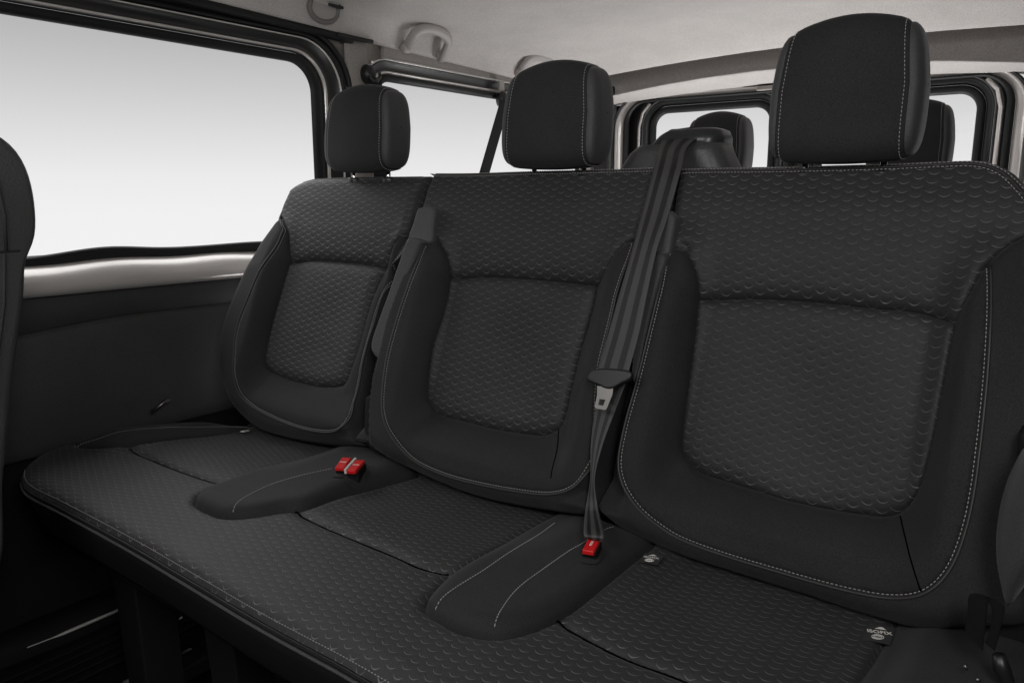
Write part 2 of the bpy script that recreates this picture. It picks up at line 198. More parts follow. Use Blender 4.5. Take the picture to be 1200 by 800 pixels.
class MB:
    def __init__(s): s.V=[];s.F=[];s.U=[]
    def add(s,V,F):
        n=len(s.V); s.V+= [tuple(v) for v in V]; s.F+=[tuple(i+n for i in f) for f in F]
    def rows(s,R,closed_u=False,closed_v=False,caps=False):
        n=len(s.V);a=len(R);b=len(R[0])
        for r in R: s.V+=[tuple(p) for p in r]
        for i in range(a if closed_v else a-1):
            for j in range(b if closed_u else b-1):
                i2=(i+1)%a;j2=(j+1)%b
                s.F.append((n+i*b+j,n+i*b+j2,n+i2*b+j2,n+i2*b+j))
        if caps:
            s.F.append(tuple(n+j for j in range(b))[::-1]); s.F.append(tuple(n+(a-1)*b+j for j in range(b)))
    def tube(s,P,r,k=8,closed=False,caps=True,ry=None):
        P=[Vector(p) for p in P]; R=[];n=len(P)
        up=Vector((.13,.21,.97)).normalized(); prev=None
        for i,p in enumerate(P):
            if closed: t=(P[(i+1)%n]-P[i-1])
            else: t=P[min(i+1,n-1)]-P[max(i-1,0)]
            if t.length<1e-9: t=Vector((0,0,1))
            t.normalize()
            if prev is None:
                a=t.cross(up); 
                if a.length<.1: a=t.cross(Vector((1,0,0)))
            else: a=prev-t*prev.dot(t)
            a.normalize(); prev=a; b=t.cross(a)
            rr=r[i] if isinstance(r,(list,tuple)) else r
            r2=(ry if ry else rr)
            R.append([p+a*(rr*math.cos(2*math.pi*j/k))+b*(r2*math.sin(2*math.pi*j/k)) for j in range(k)])
        s.rows(R,closed_u=True,closed_v=closed,caps=(caps and not closed))
    def box(s,c,d,R=None):
        c=Vector(c);V=[]
        for x in(-1,1):
            for y in(-1,1):
                for z in(-1,1):
                    q=Vector((x*d[0]/2,y*d[1]/2,z*d[2]/2))
                    if R: q=R@q
                    V.append(c+q)
        s.add(V,[(0,1,3,2),(4,6,7,5),(0,4,5,1),(2,3,7,6),(0,2,6,4),(1,5,7,3)])
    def build(s,name,mat,parent=None,smooth=True,bev=0,label=None,uv=None):
        o=obj(name,s.V,s.F,mat,parent,smooth=smooth,label=label,uv=uv)
        if bev:
            m=o.modifiers.new('bevel','BEVEL'); m.width=bev; m.segments=3; m.limit_method='ANGLE'
            m.angle_limit=math.radians(40); m.harden_normals=False
        return o
def fixn(o):
    import bmesh
    bm=bmesh.new(); bm.from_mesh(o.data); bmesh.ops.recalc_face_normals(bm,faces=bm.faces); bm.to_mesh(o.data); bm.free(); return o
def catmull(P,step=.004,closed=False):
    P=[np.array(p,float) for p in P]; n=len(P); out=[]
    segs=n if closed else n-1
    for i in range(segs):
        p1=P[i];p2=P[(i+1)%n]
        p0=P[i-1] if (closed or i>0) else 2*p1-p2
        p3=P[(i+2)%n] if (closed or i+2<n) else 2*p2-p1
        # centripetal-ish
        k=max(2,int(np.linalg.norm(p2-p1)/step*1.6))
        for j in range(k):
            t=j/k
            out.append(.5*((2*p1)+(-p0+p2)*t+(2*p0-5*p1+4*p2-p3)*t*t+(-p0+3*p1-3*p2+p3)*t**3))
    if not closed: out.append(P[-1])
    out=np.array(out)
    if closed: out=np.vstack([out,out[:1]])
    # smooth a little then arc-length resample
    L=np.concatenate([[0],np.cumsum(np.linalg.norm(np.diff(out,axis=0),axis=1))])
    m=max(3,int(round(L[-1]/step))+1); s=np.linspace(0,L[-1],m)
    r=np.stack([np.interp(s,L,out[:,i]) for i in range(out.shape[1])],1)
    for _ in range(4):
        q=r.copy(); q[1:-1]=.25*r[:-2]+.5*r[1:-1]+.25*r[2:]
        if closed: q[0]=q[-1]=.25*r[-2]+.5*r[0]+.25*r[1]
        r=q
    return r[:-1] if closed else r
def dist(P,L,closed=False):
    P=np.asarray(P,float);A=np.asarray(L,float)
    if closed: A=np.vstack([A,A[:1]])
    if len(A)>40: A=np.vstack([A[:-1:2],A[-1:]])
    best=np.full(len(P),1e9)
    for a,b in zip(A[:-1],A[1:]):
        d=b-a; q=d@d
        if q<1e-14: continue
        t=np.minimum(np.maximum(((P-a)@d)/q,0),1)
        best=np.minimum(best,np.hypot(*(P-a-t[:,None]*d).T))
    return best
def inside(P,L):
    P=np.asarray(P);A=np.asarray(L);c=np.zeros(len(P),bool)
    x,y=P.T
    for (x1,y1),(x2,y2) in zip(A,np.roll(A,-1,0)):
        if y1==y2: continue
        k=((y1>y)!=(y2>y))&(x<(x2-x1)*(y-y1)/(y2-y1)+x1); c^=k
    return c
def offset(L,d,closed=False):
    L=np.asarray(L,float)
    if closed: T=np.roll(L,-1,0)-np.roll(L,1,0)
    else: T=np.gradient(L,axis=0)
    T/=np.linalg.norm(T,axis=1)[:,None]+1e-12
    return L+d*np.stack([T[:,1],-T[:,0]],1)
def cat(*c):
    out=[np.asarray(c[0])]
    for x in c[1:]:
        x=np.asarray(x); 
        if np.linalg.norm(x[0]-out[-1][-1])<.0015: x=x[1:]
        out.append(x)
    r=np.vstack(out)
    if np.linalg.norm(r[0]-r[-1])<.0015: r=r[:-1]
    return r
class Surf:
    """relief surface: plane map + base height + grooves (V at seams) + rolled edges"""
    def __init__(s,mapf,base): s.map=mapf; s.base=base; s.g=[]; s.r=[]; s.p=[]; s.mask=[]; s.drop=[]
    def h(s,P):
        P=np.asarray(P,float); H=np.array([s.base(u,v) for u,v in P])
        out=np.ones(len(P))
        for L in s.mask: out*=np.where(inside(P,L),0,np.clip(dist(P,L,True)/.016,0,1))
        for L,w,dp,cl in s.g:
            d=dist(P,L,cl); k=np.clip(1-d/w,0,1); G=dp*(1-np.sqrt(np.clip(1-k*k,0,1))); H-=G if cl else G*out
        for st_,poly,gap,dp in s.drop:      # gusset falling away from the stitched edge into the gap between seats
            d=dist(P,st_); g_=dist(P,gap); q=np.clip((d-.003)/.016,0,1); q=q*q*(3-2*q); a=np.clip((.062-g_)/.02,0,1); b_=np.clip((.455-P[:,1])/.05,0,1); c_=np.clip((P[:,1]-.03)/.05,0,1)
            H-=np.where(inside(P,poly),0,dp*q*a*b_*c_)
        R=np.zeros(len(P))
        for L,w,dp,cl in s.r:
            d=dist(P,L,cl); k=np.clip(1-d/w,0,1); R=np.maximum(R,dp*(1-np.sqrt(np.clip(1-k*k,0,1))))
        H-=R
        for L,w,dp,cl in s.p:     # raised pads: closed outlines
            d=dist(P,L,cl); ins=inside(P,L); k=np.clip(1-d/w,0,1); H+=np.where(ins,dp*np.sqrt(np.clip(1-k*k,0,1)),0)
        return H
    def xyz(s,P,add=0):
        P=np.asarray(P,float); H=s.h(P)+add; return s.map(P[:,0],P[:,1],H)
    def panel(s,name,outline,mat,parent,step=.006,skirt=.012,label=None):
        O=np.asarray(outline,float); keep=[0]
        for i in range(1,len(O)):
            if np.linalg.norm(O[i]-O[keep[-1]])>.0008: keep.append(i)
        O=O[keep]; n=len(O)
        area=.5*np.sum(O[:,0]*np.roll(O[:,1],-1)-np.roll(O[:,0],-1)*O[:,1])
        if area<0: O=O[::-1]
        mn=O.min(0);mx=O.max(0);G=[]
        j=0;y=mn[1]
        while y<mx[1]:
            xs=np.arange(mn[0]+(step/2 if j%2 else 0),mx[0],step); G.append(np.stack([xs,np.full(len(xs),y)],1)); y+=step*.866; j+=1
        G=np.vstack(G); G=G[inside(G,O)]; G=G[dist(G,O,True)>step*.45]
        co=[Vector(p) for p in O]+[Vector(p) for p in G]
        r=delaunay_2d_cdt(co,[],[list(range(n))],1,1e-6)
        V2=np.array([tuple(v) for v in r[0]]); F=[]
        for f in r[2]:
            a,b,c=(V2[i] for i in f[:3]); 
            F.append(tuple(f) if (b[0]-a[0])*(c[1]-a[1])-(b[1]-a[1])*(c[0]-a[0])>0 else tuple(f)[::-1])
        V3h=s.h(V2); V3=s.map(V2[:,0],V2[:,1],V3h); V=list(map(tuple,V3)); UV=list(map(tuple,V2))
        # skirt closing the edge down into the seam
        if skirt:
            ec={}
            for f in F:
                for a,b in zip(f,f[1:]+f[:1]): ec[(a,b)]=1
            be=[(a,b) for a,b in ec if (b,a) not in ec]; mp={}
            bt={}
            for a,b in be:
                for i in(a,b):
                    if i not in mp: mp[i]=len(V)+len(mp)
                F.append((b,a,mp[a],mp[b]))
            ks=list(mp); V+=list(map(tuple,s.map(V2[ks,0],V2[ks,1],V3h[ks]-skirt))); UV+=list(map(tuple,V2[ks]))
        return obj(name,V,F,mat,parent,uv=UV,label=label)
    def stitch(s,name,L,mat,parent,pitch=.0052,ln=.0032,r=.00062,add=.0004):
        L=np.asarray(L,float); S=np.concatenate([[0],np.cumsum(np.linalg.norm(np.diff(L,axis=0),axis=1))])
        m=int(S[-1]/pitch); mb=MB()
        if m<1: return
        a=np.arange(m)*pitch+.001
        A=np.stack([np.interp(a,S,L[:,i]) for i in(0,1)],1); B=np.stack([np.interp(a+ln,S,L[:,i]) for i in(0,1)],1)
        PA=s.xyz(A,add);PB=s.xyz(B,add);PM=s.xyz((A+B)/2,add+.0004)
        for p,q,c in zip(PA,PB,PM): mb.tube([p,c,q],[r*.7,r,r*.7],k=5)
        return mb.build(name,mat,parent)
    def cord(s,name,L,r,mat,parent,add=0,closed=False):
        mb=MB(); mb.tube(s.xyz(L,add),r,k=8,closed=closed); return mb.build(name,mat,parent)
# ================================================================== BENCH SEAT
def mapB(u,v,h): return np.stack([u,Y0+v*SA-h*CA,Z0+v*CA+h*SA],1)
def mapC(x,y,h): return np.stack([x,y,Z0+h],1)
BENCH=thing('bench_seat','black three-place rear bench seat in scalloped cloth, its cushion filling the foreground','bench seat',(-.79,.76,.03))
def cm(k,**q): return catmull(D[k],**q)
gap1=cm('gap1'); gap2=cm('gap2')
def cut(L,p):
    i=int(np.argmin(np.linalg.norm(np.asarray(L)-np.array(p),axis=1))); return L[:i+1],L[i:]
lab={'L':'outer seat back by the side window','M':'middle seat back between the two seams','R':'near seat back with the widest panel'}
for s in 'LMR':
    top=cm(s+'.top'); st=cm(s+'.stitch'); ins=D[s+'.ins']; tl=cm(s+'.tipL'); tr=cm(s+'.tipR')
    # insert outline: traced from its top left corner down and round to top right, then the top seam
    tli=0; tri={'L':16,'M':17,'R':18}[s]
    insU=catmull(ins[tli:tri+1]); insT=catmull(ins[tri:]+[ins[0]])
    tl[-1]=insU[0]; tr[0]=insU[-1]; st[0]=tl[0]
    if s=='L':
        sil=cm('L.sil'); silT,silB=cut(sil,D['L.sil'][5])
        sT=silT[::-1] if np.linalg.norm(silT[0]-top[0])>.01 else silT[::-1]
        leftT=silT[::-1]                      # from apex side up to the top
        gT,gB=cut(gap1,D['gap1'][3])
        botL=silB                              # down the outer side and along the bottom
        outer_top=cat(leftT,top,gT); outer_bot=cat(botL,gB[::-1])
        endA=leftT[0]; endB=gT[-1]
        rolls=[(cat(sil[::-1],top),.034,.045,False),(gap1,.022,.07,False)]
    elif s=='M':
        aT,aB=cut(gap1,D['gap1'][3]); bT,bB=cut(gap2,D['gap2'][3]); bot=cm('M.bot')
        outer_top=cat(aT[::-1],top,bT); outer_bot=cat(aB,bot,bB[::-1]); endA=aT[-1]; endB=bT[-1]
        rolls=[(gap1,.022,.07,False),(top,.016,.018,False),(gap2,.018,.06,False),(bot,.03,.03,False)]
    else:
        aT,aB=cut(gap2,D['gap2'][3]); bot=cm('R.bot')
        tp=[tuple(p) for p in D['R.top']]; 
        right=catmull([tuple(D['R.top'][-1]),(.012,.47),(.022,.40),(.026,.25),(.022,.1),(0,.04),tuple(D['R.bot'][-1])])
        rT,rB=cut(right,(.0,.475))
        outer_top=cat(aT[::-1],top,rT); outer_bot=cat(aB,bot,rB[::-1]); endA=aT[-1]; endB=rT[-1]
        rolls=[(gap2,.018,.06,False),(cat(top,right),.022,.03,False),(bot,.03,.03,False)]
    apexL=tl[0]
    if s=='R': apexR=st[-1]; # seam goes on to the outer side
    else: apexR=tr[-1]; st[-1]=apexR
    if s=='R':
        i=int(np.argmin(np.linalg.norm(tr-st[-1],axis=1))); st[-1]=tr[i]; trIn=tr[:i+1]; trOut=tr[i:]
        linkB=cat(trOut,catmull([trOut[-1],endB]))
    else:
        trIn=tr; linkB=catmull([apexR,endB])
    linkA=catmull([endA,apexL])
    SF=Surf(mapB,lambda u,v,s=s:Hb(s,u,v))
    insC=cat(insU,insT)
    seam=offset(st,-.0045)      # outside of the stitching
    SF.g=[(insC,.026,.012,True),(tl,.014,.007,False),(trIn,.014,.007,False),(st,.008,.0015,False),(linkA,.012,.005,False),(linkB,.012,.005,False)]
    SF.r=rolls
    if s in 'LM': SF.drop.append((st,st,gap1,.05))
    if s in 'MR': SF.drop.append((st,st,gap2,.045))
    # back shell: the part itself, gusset + shell behind
    gus=cat(outer_bot,linkB[::-1],st[::-1],linkA[::-1])
    part=SF.panel('backrest',gus,M['cloth'],BENCH,step=.005,skirt=.05,label=lab[s])
    outl=cat(outer_top,outer_bot[::-1])
    V=[];k=len(outl); sh=MB()
    r0=SF.xyz(outl,-.002); cen=outl.mean(0)
    inn=cen+(outl-cen)*.96
    r1=mapB(outl[:,0],outl[:,1],np.full(k,-.07)); r2=mapB(inn[:,0],inn[:,1],np.full(k,-.10))
    sh.rows([r0,r1,r2],closed_u=True); c=len(sh.V); sh.V.append(tuple(r2.mean(0)))
    for i in range(k): sh.F.append((2*k+i,2*k+(i+1)%k,c))
    fixn(sh.build('back_shell',M['dark'],part))
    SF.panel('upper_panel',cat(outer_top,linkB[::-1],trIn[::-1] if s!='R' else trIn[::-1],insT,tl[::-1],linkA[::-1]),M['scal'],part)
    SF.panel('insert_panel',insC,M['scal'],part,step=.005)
    SF.panel('bolster',cat(st,trIn[::-1],insU[::-1],tl[::-1]),M['cloth'],part,step=.005)
    SF.stitch('stitching',st,M['thread'],part)
    SF.cord('piping',offset(st,.0042),.0016,M['pipe'],part,add=.0006)
    if s=='R': e=cat(top,right[:22])
    elif s=='M': e=top
    else: e=cat(sil[:14][::-1],top)
    e=e[4:-4]
    SF.stitch('top_stitching',offset(e,.009 if s=='R' else .005),M['thread'],part)
    if s!='L': SF.stitch('top_stitching',offset(e,.0175 if s=='R' else .0125),M['thread'],part)
    SF.cord('top_seam',offset(e,.0132 if s=='R' else .0088),.0012,M['pipe'],part)
    if s!='L':
        c0={'M':(-.655,.135),'R':(-.147,.118)}[s]; c1={'M':(-.628,.06),'R':(-.108,.04)}[s]
        SF.cord('corner_seam',catmull([c0,c1]),.0009,M['seam'],part,add=.0002)
    SURF_R=SF
SB=Surf(mapB,lambda u,v:.012)
def pad_mesh(name,key,parent,h0,t,w,mat,label=None):
    L=catmull(D[key],closed=True,step=.003); S=Surf(mapB,lambda u,v:h0); S.p=[(L,w,t,True)]
    return S.panel(name,L,mat,parent,step=.003,skirt=h0+.02,label=label)
cov=pad_mesh('belt_cover','pad1',BENCH,.034,.010,.006,M['padc'],'long smooth padded flap closed over the gap left of the middle seat')
pad_mesh('pull_loop','flap1',cov,.026,.008,.004,M['side'])
cov=pad_mesh('belt_cover','pad2',BENCH,.032,.010,.006,M['padc'],'padded flap half hidden behind the hanging belt')
pad_mesh('pull_loop','flap2',cov,.026,.008,.004,M['side'])
pad_mesh('hinge_cover','box1',BENCH,.0,.022,.010,M['matt'])
# ------------------------------------------------------------------ cushion
front=cm('c_front'); front=np.vstack([front,catmull([tuple(front[-1]),(-.35,.506),(-.1,.504),(.03,.51)])[1:]])
corner=cm('c_corner'); left=cm('c_left')
rightC=catmull([(.03,.51),(.05,.6),(.05,.8),(.035,1.0)])
back=catmull([(.035,1.0),(-.5,1.01),(-1.0,1.015),(-1.43,.995),tuple(left[-1])])
outC=cat(front,rightC,back,left[::-1],corner[::-1])
SC=Surf(mapC,lambda x,y:Hc(x,y)+.004)
con1=catmull(D['c_con1'],closed=True,step=.003); con2=catmull(D['c_con2'],closed=True,step=.003)
lb=cm('c_Lbst'); lw=cm('c_Lblow'); 
seamL=cm('c_seamL'); seamM=cm('c_seamM'); seamR=catmull(D['c_seamR']+[[-.2,.69],[-.142,.70]])
redge=catmull([(-.128,.985)]+[tuple(p) for p in D['c_redge']]+[(-.145,.70),(-.15,.60),(-.155,.508)])
SC.g=[(seamL,.024,.010,False),(seamM,.024,.010,False),(seamR,.024,.010,False),(lw,.016,.007,False),(redge,.016,.008,False),(con1,.018,.009,True),(con2,.018,.009,True)]
SC.r=[(cat(corner[::-1],front),.035,.016,False),(rightC,.05,.04,False),(left,.03,.03,False)]
SC.mask=[con1,con2]
SC.p=[(con1,.030,.014,True),(con2,.030,.014,True)]
# panel outlines
def near(L,p): return int(np.argmin(np.linalg.norm(L-np.array(p),axis=1)))
# whole cushion under-surface = the part; its pads are sub-parts
cush=MB()
k=len(outC); o1=SC.xyz(outC,-.004)
top=[tuple(p) for p in o1]
low=np.array(o1); cc=low.mean(0)
def fasc(p,dz,inn):
    q=np.array(p); q[2]=Z0-dz; q[1]+=inn if p[1]<.75 else 0; q[0]+= (inn if p[0]<-1.45 else 0); return q
cush.rows([top,[fasc(p,.012,-.003) for p in o1],[fasc(p,.045,.004) for p in o1],[fasc(p,.085,.012) for p in o1],[fasc(p,.10,.022) for p in o1]],closed_u=True)
nb=len(cush.V)-k; cush.F.append(tuple(range(nb,nb+k)))
CU=fixn(cush.build('cushion',M['dark'],BENCH,label='long one-piece seat cushion'))
# split outline with consoles removed: build big mesh as CDT with holes
def region_panel(name,S,outline,holes,mat,parent,step,label=None,lines=()):
    O=np.asarray(outline); area=lambda L:.5*np.sum(L[:,0]*np.roll(L[:,1],-1)-np.roll(L[:,0],-1)*L[:,1])
    if area(O)<0: O=O[::-1]
    mn=O.min(0);mx=O.max(0);G=[];j=0;y=mn[1]
    while y<mx[1]:
        xs=np.arange(mn[0]+(step/2 if j%2 else 0),mx[0],step); G.append(np.stack([xs,np.full(len(xs),y)],1)); y+=step*.866; j+=1
    G=np.vstack(G); G=G[inside(G,O)]; ok=dist(G,O,True)>step*.45
    for Sx in lines: ok&=dist(G,Sx)>step*.4
    for H in holes: ok&=~inside(G,H)&(dist(G,H,True)>step*.45)
    G=G[ok]; pts=list(O); edges=[(i,(i+1)%len(O)) for i in range(len(O))]
    for H in holes:
        Hc_=[h for h in H if inside([h],O)[0]]; Hc_=np.array(Hc_); a=len(pts); pts+=list(Hc_)
        full=len(Hc_)==len(H)
        edges+=[(a+i,a+(i+1)%len(Hc_)) for i in range(len(Hc_) if full else len(Hc_))  if full or np.linalg.norm(Hc_[i]-Hc_[(i+1)%len(Hc_)])<.01]
    for Sx in lines:
        q=[p for p in Sx if inside([p],O)[0] and dist([p],O,True)[0]>.002 and not any(inside([p],H)[0] or dist([p],H,True)[0]<.002 for H in holes)]
        a=len(pts); pts+=q; edges+=[(a+i,a+i+1) for i in range(len(q)-1) if np.linalg.norm(q[i]-q[i+1])<.01]
    pts+=list(G)
    r=delaunay_2d_cdt([Vector(p) for p in pts],edges,[],0,1e-6)
    V2=np.array([tuple(v) for v in r[0]]); T=np.array([list(f)[:3] for f in r[2]]); c=V2[T].mean(1)
    ok=inside(c,O)
    for H in holes: ok&=~inside(c,H)
    F=[]
    for f in T[ok]:
        a,b,d=(V2[i] for i in f); F.append(tuple(f) if (b[0]-a[0])*(d[1]-a[1])-(b[1]-a[1])*(d[0]-a[0])>0 else tuple(f[::-1]))
    V=S.xyz(V2)
    return obj(name,V,F,mat,parent,uv=V2,label=label)
# front scalloped panel + three rear pads share the outline; seams are the grooves between them
i1=near(left,lb[0]); 
padcut_L=(-1.42,.70)
lbol=cat(lw[::-1],catmull([tuple(lw[0]),tuple(left[near(left,(-1.66,.70))])]),left[near(left,(-1.66,.70)):],catmull([tuple(left[-1]),tuple(lw[-1])]))
rbol=cat(redge[::-1],back[near(back,(-.128,1.0))::-1],rightC[::-1],front[near(front,(-.155,.505)):][::-1])
scal_out=cat(front[:near(front,(-.155,.505))+1],redge[::-1],back[near(back,(-.128,1.0)):near(back,tuple(lw[-1]))],lw[::-1],catmull([tuple(lw[0]),tuple(left[near(left,(-1.66,.70))])]),left[:near(left,(-1.66,.70))+1][::-1],corner[::-1])
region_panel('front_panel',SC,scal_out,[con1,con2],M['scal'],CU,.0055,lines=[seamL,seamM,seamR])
SC.panel('side_bolster',lbol,M['cloth'],CU,step=.005,label='smooth bolster along the window end of the cushion')
SC.panel('side_bolster',rbol,M['cloth'],CU,step=.006,label='smooth bolster at the near end of the cushion')
for sm in (seamL,seamM,seamR): SC.cord('cross_seam',sm[~inside(sm,con1)&~inside(sm,con2)],.0012,M['seam'],CU,add=.0034)
for c,sts in ((con1,['c_st1']),(con2,['c_st2a','c_st2b'])):
    cp=SC.panel('console_panel',c,M['cloth'],CU,step=.004,skirt=.02)
    for q in sts:
        L=cm(q)+np.array([.006 if q=='c_st2a' else 0,0]); L=L[inside(L,c)&(dist(L,c,True)>.003)]
        SC.stitch('stitching',L,M['thread'],cp,pitch=.0050)
SC.stitch('stitching',offset(lb,.006),M['thread'],CU)
fe=cat(corner[::-1][-6:],front)
SC.stitch('front_stitching',offset(fe,-.0035),M['thread_d'],CU,add=.0008)
mb=MB(); mb.tube([tuple(p) for p in SC.xyz(fe,-.010)+np.array([0,-.003,0])],.0018); mb.build('front_piping',M['side'],CU)
mb=MB(); mb.tube([tuple(p) for p in SC.xyz(fe,-.0035)+np.array([0,-.0005,0])],.0022); mb.build('front_piping',M['pipe'],CU)
SC.stitch('stitching',offset(redge,-.035),M['thread_d'],CU) if False else None
# labels with lettering
def text(name,body,size,loc,xd,yd,mat,parent,ext=.0001):
    cu=bpy.data.curves.new(name,'FONT'); cu.body=body; cu.size=size; cu.extrude=ext; cu.align_x='CENTER'; cu.align_y='CENTER'; cu.offset=size*.012
    t=bpy.data.objects.new(name,cu); COL.objects.link(t)
    dg=bpy.context.evaluated_depsgraph_get(); me=bpy.data.meshes.new_from_object(t.evaluated_get(dg))
    bpy.data.objects.remove(t); bpy.data.curves.remove(cu)
    x=Vector(xd).normalized(); n=x.cross(Vector(yd)).normalized(); y=n.cross(x)
    V=[Vector(loc)+x*v.co.x+y*v.co.y+n*v.co.z for v in me.vertices]; F=[tuple(p.vertices) for p in me.polygons]
    return obj(name,V,F,mat,parent,smooth=False)
def tagmesh(c,xd,yd,w,h,full=True,add=.002):
    x=Vector((*xd,0)).normalized(); y=Vector((*yd,0)).normalized(); z=float(SC.h([c[:2]])[0])+Z0+add
    c=Vector((c[0],c[1],z)); b=MB()
    # gently curved cloth tag
    R=[]
    for j in range(5):
        R.append([c+x*(w*(i/6-.5))+y*(h*(j/4-.5))+Vector((0,0,.0012*math.sin(math.pi*i/6))) for i in range(7)])
    R2=[[p-Vector((0,0,.0008)) for p in r] for r in R]
    b.rows(R); b.rows([r[::-1] for r in R2])
    t=b.build('label',M['tag'],CU)
    up=Vector((0,0,.0016))
    text('lettering','ISOFIX',h*.22,c+y*h*.06+up,x,y,M['print'],t)
    m=MB(); p=c+up+y*h*.24
    m.add([p-x*w*.22,p+x*w*.22,p+x*w*.05+y*h*.13,p-x*w*.05+y*h*.13],[(0,1,2,3)]); m.build('lettering',M['print'],t,smooth=False)
    m=MB(); q=c+up-y*h*.22
    m.tube([q+x*(w*.22*math.cos(a))+y*(h*.12*math.sin(a)) for a in np.linspace(0,2*math.pi,25)[:-1]],.0005,k=5,closed=True)
    m.tube([q+x*(w*.15*math.cos(a))+y*(h*.06*math.sin(a)) for a in np.linspace(0,2*math.pi,25)[:-1]],.0004,k=5,closed=True)
    m.build('lettering',M['print'],t)
    return t
tagmesh((-.1445,.9225),(.98,.36),(-.05,1),.029,.042)
tagmesh((-.436,.915),(.85,.30),(-.15,1),.027,.032)
tagmesh((-1.425,.955),(.95,.2),(.1,1),.026,.022)
# buckles
def buckle(q,white,kind):
    P=[Vector(p) for p in q]; c=sum(P,Vector())/4
    y=((P[1]+P[2])/2-(P[0]+P[3])/2).normalized(); x=Vector((y.y,-y.x,0)); 
    w=max(.0145,((P[3]-P[0]).length+(P[2]-P[1]).length)/2*.74); l=((P[1]+P[2])/2-(P[0]+P[3])/2).length
    from mathutils import Matrix
    tilt=math.radians(-5); y2=(y*math.cos(tilt)-Vector((0,0,1))*math.sin(tilt)); z2=x.cross(y2); R=Matrix((x,y2,z2)).transposed()
    b=MB(); b.box(c-z2*.0145+y2*.004,(w+.003,l*.78,.022),R); B=b.build('belt_buckle',M['matt'],BENCH,smooth=False,bev=.002)
    b=MB(); b.box(c+z2*.0005-y2*.001,(w,l*.86,.007),R); rb=b.build('release_button',M['red'],B,smooth=False,bev=.0018)
    text('lettering','PRESS',w*.30,c+z2*.0043,(y2 if kind else x),(-x if kind else y2),M['print'],rb)
    if white:
        b=MB(); b.box(c+z2*.002-x*(w*.5+.0012),(.0042,l*.95,.009),R); b.build('side_rail',M['white'],B,smooth=False,bev=.001)
    # dark recess lip in the console around the buckle
    b=MB(); L=[]
    for i in range(28):
        a=2*math.pi*i/28; p=c+x*((w/2+.007)*math.copysign(abs(math.cos(a))**.6,math.cos(a)))+y*((l/2+.006)*math.copysign(abs(math.sin(a))**.6,math.sin(a)))
        z=Z0+float(SC.h([(p.x,p.y)])[0]); L.append(Vector((p.x,p.y,z+.0022)))
    R0=L; R1=[Vector((p.x,p.y,p.z))*1+ (Vector((c.x,c.y,p.z))-p)*.12 for p in L]; R2=[p+(Vector((c.x,c.y,p.z))-p)*.3-Vector((0,0,.004)) for p in L]
    b.rows([R0,R1],closed_u=True); n=len(b.V); b.V.append(tuple(Vector((c.x,c.y,sum(p.z for p in L)/28))))
    for i in range(28): b.F.append((28+i,28+(i+1)%28,n))
    b.build('buckle_recess',M['slot'],B)
for i,q in enumerate(D['buck']): buckle(q,i==2,i==0)
# ------------------------------------------------------------------ headrests
def headrest(parent,cx,cy,cz,W=.082,Dp=.043,H=.085,name='headrest',lean=.06,stitches=True,side='side'):
    K=48
    def prof(x,tt,grow=1.0,inset=0):
        c,s_=math.cos(tt),math.sin(tt); e=.62
        yy=Dp*grow*math.copysign(abs(c)**e,c); zz=H*grow*math.copysign(abs(s_)**(.47),s_)
        fx=(x/W)**2
        if zz>0: zz*=1-.15*fx
        else: zz*=1-.05*fx
        yy*=1-.10*fx
        if yy<0: yy*=1+.10*(zz/H)*-1
        yy+=lean*zz
        xs=1-.13*max(0,(zz/H)) 
        return yy,zz,xs
    def P(x,tt,grow=1.0): yy,zz,xs=prof(x,tt,grow); return (cx+x*xs,cy+yy,cz+zz)
    def ring(x,g=1.0,g2=None): return [P(x,2*math.pi*j/K,g) for j in range(K)]
    band=MB(); R=[]
    for x in np.linspace(-1,1,25):
        ax=abs(x); g=1-.045*max(0,(ax-.86)/.14)**2
        R.append(ring(x*W,g))
    band.rows(R,closed_u=True)
    hr=fixn(band.build(name,M['cloth2'],parent))
    for sg in(-1,1):
        cap=MB(); R=[]
        for i in range(13):
            a=i/12*math.pi/2; g=.955*math.cos(a)**.55 if i<12 else 0.02; 
            bul=.016*math.sin(a)**.8 if i else 0
            row=[]
            for j in range(K):
                p=P(sg*W,2*math.pi*j/K,max(g,.02)); row.append((p[0]+sg*(bul+.0005),p[1],p[2]))
            R.append(row)
        cap.rows(R,closed_u=True); fixn(cap.build('side_panel',M[side],hr))
        if stitches:
            for dx,g in ((-.005,.988),(.0,.0)):
                mb=MB(); pts=[]
                N=150
                for i in range(N):
                    tt=2*math.pi*i/N
                    if dx: p=P(sg*(W+dx),tt,1.0-.045*max(0,((W+dx)/W-.86)/.14)**2+.004)
                    else:
                        q=P(sg*W,tt,.90); p=(q[0]+sg*.0074,q[1],q[2])
                    pts.append(Vector(p))
                acc=0; S=[0]
                for i in range(N): S.append(S[-1]+(pts[(i+1)%N]-pts[i]).length)
                PX=np.array([tuple(p) for p in pts]+[tuple(pts[0])]); S=np.array(S)
                for a0 in np.arange(0,S[-1]-.004,.0052):
                    q=[tuple(np.interp(a0+d,S,PX[:,c]) for c in range(3)) for d in(0,.0016,.0032)]
                    mb.tube(q,[.0004,.00055,.0004],k=5)
                mb.build('stitching',M['thread'] if dx else M['thread_d'],hr)
    for sg in(-1,1):
        x=cx+sg*.052; b=MB(); b.tube([(x,cy+.005,cz-H-.035),(x,cy+.008,cz-H+.02)],.0045,k=14); b.build('post',M['chrome'],hr)
        b=MB(); R=[]
        for zz,r in ((-.03,.011),(-.012,.011),(-.009,.010),(-.008,.008)):
            R.append([(x+r*1.25*math.cos(a),cy+.006+r*math.sin(a),cz-H+zz) for a in np.linspace(0,2*math.pi,21)[:-1]])
        b.rows(R,closed_u=True,caps=True); fixn(b.build('post_sleeve',M['plas'],hr))
    return hr
